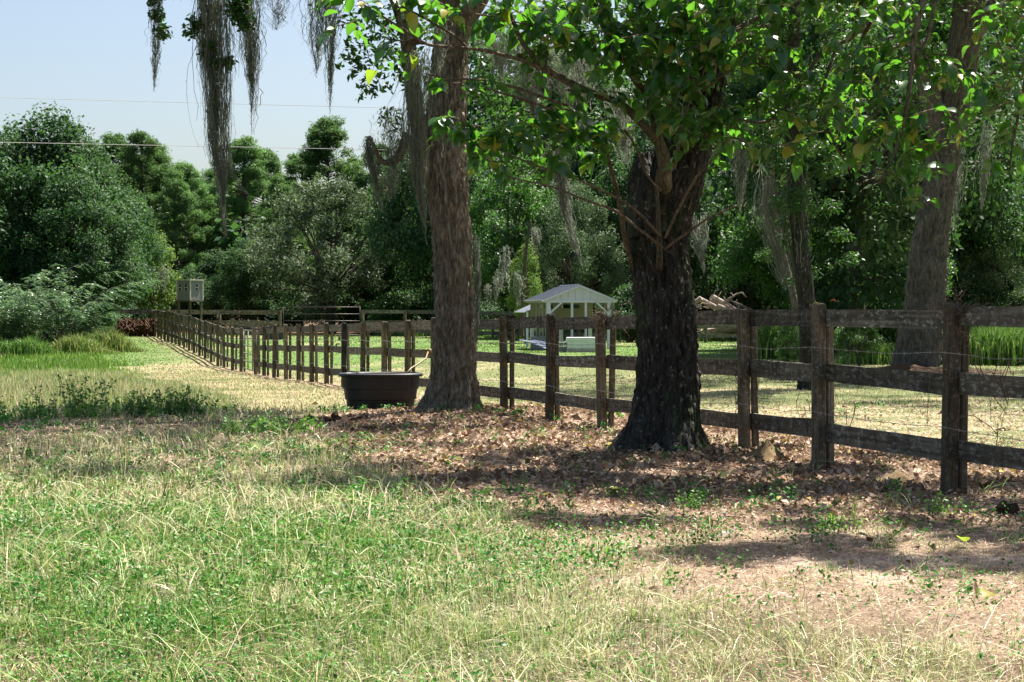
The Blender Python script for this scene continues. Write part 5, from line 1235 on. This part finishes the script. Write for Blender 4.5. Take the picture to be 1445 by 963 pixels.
arching(84, 490, 73, 34, 4.0, 2, 'arching pale shrub whose sprays reach over the far rail', spread=1.15)
arching(-20, 488, 70, 22, 4.2, 3, 'pale shrub cut off by the left edge')
def tuft(name, px, py, d, n, h, rad, label, cat, cols, wd=.02, lean=.5, x=None):
    x = (px - CX) / F * d; xx = x + R.normal(0, rad, n); yy = d + R.normal(0, rad * .5, n)
    c = np.array(cols)[R.randint(0, len(cols), n)] * R.uniform(.7, 1.25, (n, 1)); V, q, t, c = blades(xx, yy, h * R.uniform(.4, 1.1, n) * np.exp(-((xx - x) / rad / 1.8) ** 2), np.full(n, wd), R.uniform(.1, lean, n), c)
    z0 = g1(x, d); V = V - np.array([x, d, z0]); o = obj(name, mesh_np(name, V, [q, t], col=np.concatenate([c, c])), M['grass'], None, (x, d, z0)); tag(o, label, cat); return o
YG = [(.16, .24, .05), (.24, .29, .08), (.3, .3, .1), (.1, .2, .04)]; BG = [(.10, .22, .03), (.15, .27, .05), (.22, .32, .09), (.06, .15, .025)]
tuft('weed_clump', 148, 480, 72, 2600, 1.2, .7, 'yellow-green weed clump at the right foot of the arching shrub', 'weeds', YG, .035, .7)
tuft('weed_clump', 108, 488, 70, 2000, 1.0, .7, 'yellowish weed clump under the arching shrub sprays', 'weeds', YG, .035, .7)
tuft('weed_clump', 42, 490, 69, 2000, .9, .6, 'bright green weed clump at the foot of the leftmost shrub', 'weeds', BG, .035, .7)
tuft('weed_clump', 5, 490, 69, 1500, .8, .5, 'bright green weed clump at the left edge below the shrub', 'weeds', BG, .035, .7)
for k, (px, lb) in enumerate(((1395, 'tall bright grass clump right of the right-hand post'), (1430, 'tall bright grass clump at the right edge behind the boards'), (1345, 'tall bright grass just behind the leaning trunk'), (1470, 'tall bright grass past the right edge'))): tuft('tall_grass', px, 510, 51, 5200, 1.35, .7, lb, 'tall grass', BG, .035, .35)
tuft('tall_grass', 1092, 505, 56, 3800, 1.4, .42, 'tall bright grass between the two posts left of the slim trunk', 'tall grass', BG, .035, .35)
tuft('tall_grass', 1240, 515, 50, 2600, .8, .6, 'shorter bright weeds left of the leaning trunk', 'tall grass', BG, .03, .6)
for k, (px, d, lb) in enumerate(((700, 96, 'sunlit rough grass beyond the far rails right of the brown trunk'), (640, 97, 'sunlit rough grass beyond the far rails behind the brown trunk'), (800, 92, 'sunlit rough grass beyond the shed posts'), (1010, 86, 'sunlit rough grass beyond the far rails below the logs'), (900, 90, 'sunlit rough grass beyond the black trunk'))):
    tuft('tall_grass', px, 470, d, 3500, .8, 2.0, lb, 'tall grass', BG, .05, .5)
# dead brown brush under the far left rail
mb = MB()
for k in range(420):
    c = np.array([rs.uniform(-1.5, 1.5), rs.uniform(-.5, .5), 0]); hh_ = rs.uniform(.4, 1.0); v_ = rs.normal(size=2) * .35; mb.tube([c, c + [v_[0] * .5, v_[1] * .5, hh_], c + [v_[0] * 1.6, v_[1] * 1.5, hh_ * .6]], [.02, .03, .02], 3, False)
tag(mb.build('dead_brush', M['deadbrush'], None, False, (*XY(178, 92.5), g1(*XY(178, 92.5)))), 'rusty dead brush heaped under the far left rails', 'dead brush')
# leafy weeds in the left shade
def leafy(name, px, py, d, n, h, rad, label, seed, L=.03):
    x = (px - CX) / F * d; o = empty(name, (x, d, g1(x, d))); tag(o, label, 'weeds'); rs_ = np.random.RandomState(seed); mb = MB(); Vs, qs, k_ = [], [], 0
    for s in range(n):
        bx_ = rs_.normal(size=2) * np.array([rad, rad * .5]); hh_ = h * rs_.uniform(.4, 1.1); ld = rs_.normal(size=2) * .25 * hh_; z0 = g1(x + bx_[0], d + bx_[1]) - g1(x, d)
        C = np.array([(bx_[0] + ld[0] * t_ ** 1.5, bx_[1] + ld[1] * t_, z0 + hh_ * t_) for t_ in np.linspace(0, 1, 6)]); mb.tube(C, np.linspace(.005, .002, 6), 3, False)
        m_ = 26; tt = rs_.uniform(.15, 1, m_); c = np.stack([np.interp(tt, np.linspace(0, 1, 6), C[:, j]) for j in range(3)], 1) + rs_.normal(size=(m_, 3)) * .03
        nr = rs_.normal(size=(m_, 3)) + [0, 0, 1]; nr /= np.linalg.norm(nr, axis=1, keepdims=True); u_ = np.cross(nr, rs_.normal(size=(m_, 3))); u_ /= np.linalg.norm(u_, axis=1, keepdims=True); v_ = np.cross(nr, u_)
        l_ = L * rs_.uniform(.5, 1.3, m_); V, q = quads_from(c, u_ * l_[:, None], v_ * (l_ * .45)[:, None]); Vs.append(V); qs.append(q + k_); k_ += len(V)
    mb.build('stem', M['gategreen'], o)['kind'] = 'stuff'; q = np.concatenate(qs); obj('foliage', mesh_np('foliage', np.concatenate(Vs), [q], tint=rs_.rand(len(q))), M['bright'], o)
leafy('weed_clump', 112, 596, 24.5, 40, .62, .25, 'tallest dark weed clump in the shade at the left', 51)
leafy('weed_clump', 200, 600, 24.3, 50, .36, .4, 'low leafy weeds right of the tallest clump', 52)
leafy('weed_clump', 258, 600, 24.2, 46, .40, .3, 'leafy weeds at the right end of the left shade', 53)
leafy('weed_clump', 45, 598, 24.3, 34, .3, .4, 'low leafy weeds at the left edge in the shade', 54)
leafy('weed_clump', 390, 622, 20.5, 40, .2, .3, 'small bright weed patch below the tank shadow', 55)
leafy('weed_clump', 855, 592, 23.5, 0 + 8, .12, .1, 'tiny weed beside the fence left of the black trunk', 56)
for k, (px, py, d, lb) in enumerate(((985, 720, 12.2, 'small weed tuft in the leaf litter before the black trunk'), (1180, 760, 10.6, 'weed tuft in the dry patch at the right'), (1320, 735, 11.4, 'weed tuft below the right-hand post'), (840, 812, 9.2, 'weed tuft where the grass meets the dry patch'), (450, 710, 12.4, 'leafy weed standing in the middle of the field'))):
    leafy('weed_clump', px, py, d, 9, .12, .06, lb, 60 + k, .015)
# sandy ant mounds and straw ring
def mound(name, px, d, r, h, material, label, cat, seed, ry=None):
    x = (px - CX) / F * d; n = 40; m_ = 12; rs_ = np.random.RandomState(seed); V = [(0, 0, h)]
    for i_ in range(1, m_ + 1):
        for j_ in range(n):
            a_ = 2 * math.pi * j_ / n; rr = r * i_ / m_; xx, yy = rr * math.cos(a_), rr * math.sin(a_) * (ry or 1); zz = h * math.exp(-(i_ / m_) ** 1.3 * 2.4) * (1 - i_ / m_ * .3) + g1(x + xx, d + yy) - g1(x, d) - .02 * (i_ / m_) ** 3
            V.append((xx, yy, zz))
    V = np.array(V); V[1:, 2] += h * .18 * fbm(V[1:] * 14 / max(r, .3), 3, seed) * 1
    t = [(0, 1 + j_, 1 + (j_ + 1) % n) for j_ in range(n)]; q = [(1 + i_ * n + j_, 1 + (i_ + 1) * n + j_, 1 + (i_ + 1) * n + (j_ + 1) % n, 1 + i_ * n + (j_ + 1) % n) for i_ in range(m_ - 1) for j_ in range(n)]
    o = obj(name, mesh_np(name, V, [np.array(q), np.array(t)], smooth=True), material, None, (x, d, g1(x, d))); return tag(o, label, cat)
mound('ant_mound', 1083, 16.0, .28, .17, M['sand'], 'pointed sandy ant mound at the foot of the post right of the black trunk', 'ant mound', 1)
mound('ant_mound', 1266, 14.2, .22, .10, M['sand'], 'low sandy ant mound between the two rightmost posts', 'ant mound', 2)
mound('straw_ring', 1272, 41.2, 2.1, .30, M['straw'], 'dark ring of pine straw heaped round the leaning trunk', 'mulch ring', 3, .8)
for k, (px, py, d, s, lb) in enumerate(((468, 603, 22.6, .07, 'dark manure clod left of the brown trunk, second from the left'), (500, 600, 22.9, .09, 'dark manure clod nearest the brown trunk'), (440, 598, 23.2, .06, 'leftmost dark manure clod below the tank'), (1415, 728, 11.6, .06, 'dark clod at the right edge in the litter'), (1390, 675, 13.4, .05, 'small dark clod by the right-hand post'))):
    mb = MB(); rs_ = np.random.RandomState(k); 
    for j_ in range(5): mb.box(tuple(rs_.normal(size=3) * s * .5 + [0, 0, s * .4]), (s * 1.1, s, s * .8), Matrix.Rotation(rs_.uniform(0, 3), 3, rs_.normal(size=3)), s * .2)
    x = (px - CX) / F * d; tag(mb.build('clod', M['clod'], None, False, (x, d, g1(x, d))), lb, 'clod')
# big shard and yellow leaf
x, y = XY(1022, 10.3); V = np.array([(-.07, 0, 0), (.0, -.03, .01), (.10, .0, .075), (.07, .05, .04), (-.02, .05, .03), (0, 0, .03), (.0, -.02, -.01), (.09, .01, .06), (-.01, .045, .015)])
tag(obj('bark_piece', mesh_np('bark_piece', V, [np.array([(0, 1, 5), (1, 2, 5), (2, 3, 5), (3, 4, 5), (4, 0, 5), (1, 0, 6), (2, 1, 7), (3, 2, 7), (4, 3, 8), (0, 4, 8)])]), M['shard'], None, (x, y, g1(x, y))), 'curled grey piece of bark lying on the dry ground', 'bark')
GY = 'fallen yellow leaves'
for k, (px, d, lb) in enumerate(((1388, 8.05, 'yellow fallen leaf near the lower right corner'), (768, 12.9, 'yellow fallen leaf left of the black trunk'), (1252, 14, 'curled yellowish leaf beside the low ant mound'), (862, 13.3, 'pale yellow leaf in the litter before the black trunk'), (1360, 9.9, 'upright pale leaf on the right dry patch'))):
    x, y = XY(px, d); o = obj('fallen_leaf', LM[(k % 4, 2)], None, None, (x, y, g1(x, y) + .03)); o.scale = (.10, .10, .10); o.rotation_euler = (R.uniform(.1, .5), R.uniform(-.3, .3), R.uniform(0, 6)); tag(o, lb, 'leaf', GY)
# dark trough behind far rails
x, y = XY(388, 86); mb = MB(); mb.box((0, 0, .22), (1.1, .6, .44), None, .02); mb.box((0, 0, .45), (1.16, .66, .05)); tag(mb.build('feed_trough', M['skyblue'], None, False, (x, y, g1(x, y))), 'dark low trough in front of the far rails by the gate', 'trough')
tris = sum(len(o.data.polygons) for o in bpy.data.objects if o.type == 'MESH')
# dry vines on the fence and orange-leaved sprigs above the top board
GV = 'dry vines tangled on the fence'
for k, (px, d, z0_, z1_, wd_, n_, lb) in enumerate(((1350, 13.0, 1.38, 1.5, .16, 26, 'dry vine tangled over the top of the right-hand post'), (857, 20.9, 1.36, 1.5, .14, 22, 'dry vine tangled on the post left of the black trunk'), (1410, 12.4, .45, 1.3, .32, 16, 'thin bare vine climbing the wires right of the right-hand post'),
        (1045, 17.0, .2, .95, .12, 12, 'thin bare vine left of the post beside the black trunk'), (1100, 16.4, .45, .95, .25, 9, 'thin bare vine hanging on the wire between the middle right posts'), (717, 25.1, 1.34, 1.46, .10, 12, 'dry vine caught on the post right of the brown trunk'), (1188, 14.9, .25, .55, .08, 7, 'curled dry twig at the foot of the second post from the right'))):
    x = (px - CX) / F * d; z = topz(d) - 1.45; mb = MB(); rs_ = np.random.RandomState(300 + k)
    for j_ in range(n_):
        p = np.array([rs_.normal() * wd_ * .6, rs_.normal() * .05 - .06, rs_.uniform(z0_, z1_)]); pts = [p]
        for q_ in range(5): p = p + rs_.normal(size=3) * np.array([.05, .03, .05 if z1_ - z0_ < .3 else .10]) * (wd_ / .15) ** .5; pts.append(p)
        mb.tube(spline(pts, 9), np.linspace(.0035, .0015, 9), 4, False)
    o = mb.build('dry_vine', M['twig'], None, False, (x, d, z)); tag(o, lb, 'vine', GV)
GO = 'orange-leaved sprigs above the top board'
m_or = plain('orange_leaf', (.75, .20, .03), .5); m_ye = plain('orange_yellow_leaf', (.75, .42, .05), .5)
for k, (px, py, d, lb) in enumerate(((1176, 424, 15.4, 'orange leaf sprig just above the second post from the right'), (1150, 428, 15.6, 'yellow-orange leaf sprig left of the second post from the right'))):
    o = empty('leaf_sprig', P(px, 436, d)); tag(o, lb, 'plant', GO); mb = MB(); h_ = (436 - py) / F * d; mb.tube([(0, 0, -.06), (.01, 0, h_ * .5), (-.01, 0, h_)], [.003, .002, .002], 4); mb.build('stem', M['twig'], o)
    for j_ in range(4):
        l_ = obj('leaf', mesh_np('leaf', LV[j_][0] * .035, [LV[j_][1]], smooth=True), m_or if k == 0 else m_ye, o); l_.location = (0, 0, h_); l_.rotation_euler = (rs.uniform(-.4, .8), rs.uniform(-.5, .5), j_ * 1.6)
print('TRIS', sum(len(m_.loops) - 2 * len(m_.polygons) for m_ in bpy.data.meshes))
print('objects', len(bpy.data.objects), 'polys (with shared counted per object)', tris, 'unique', sum(len(m_.polygons) for m_ in bpy.data.meshes))
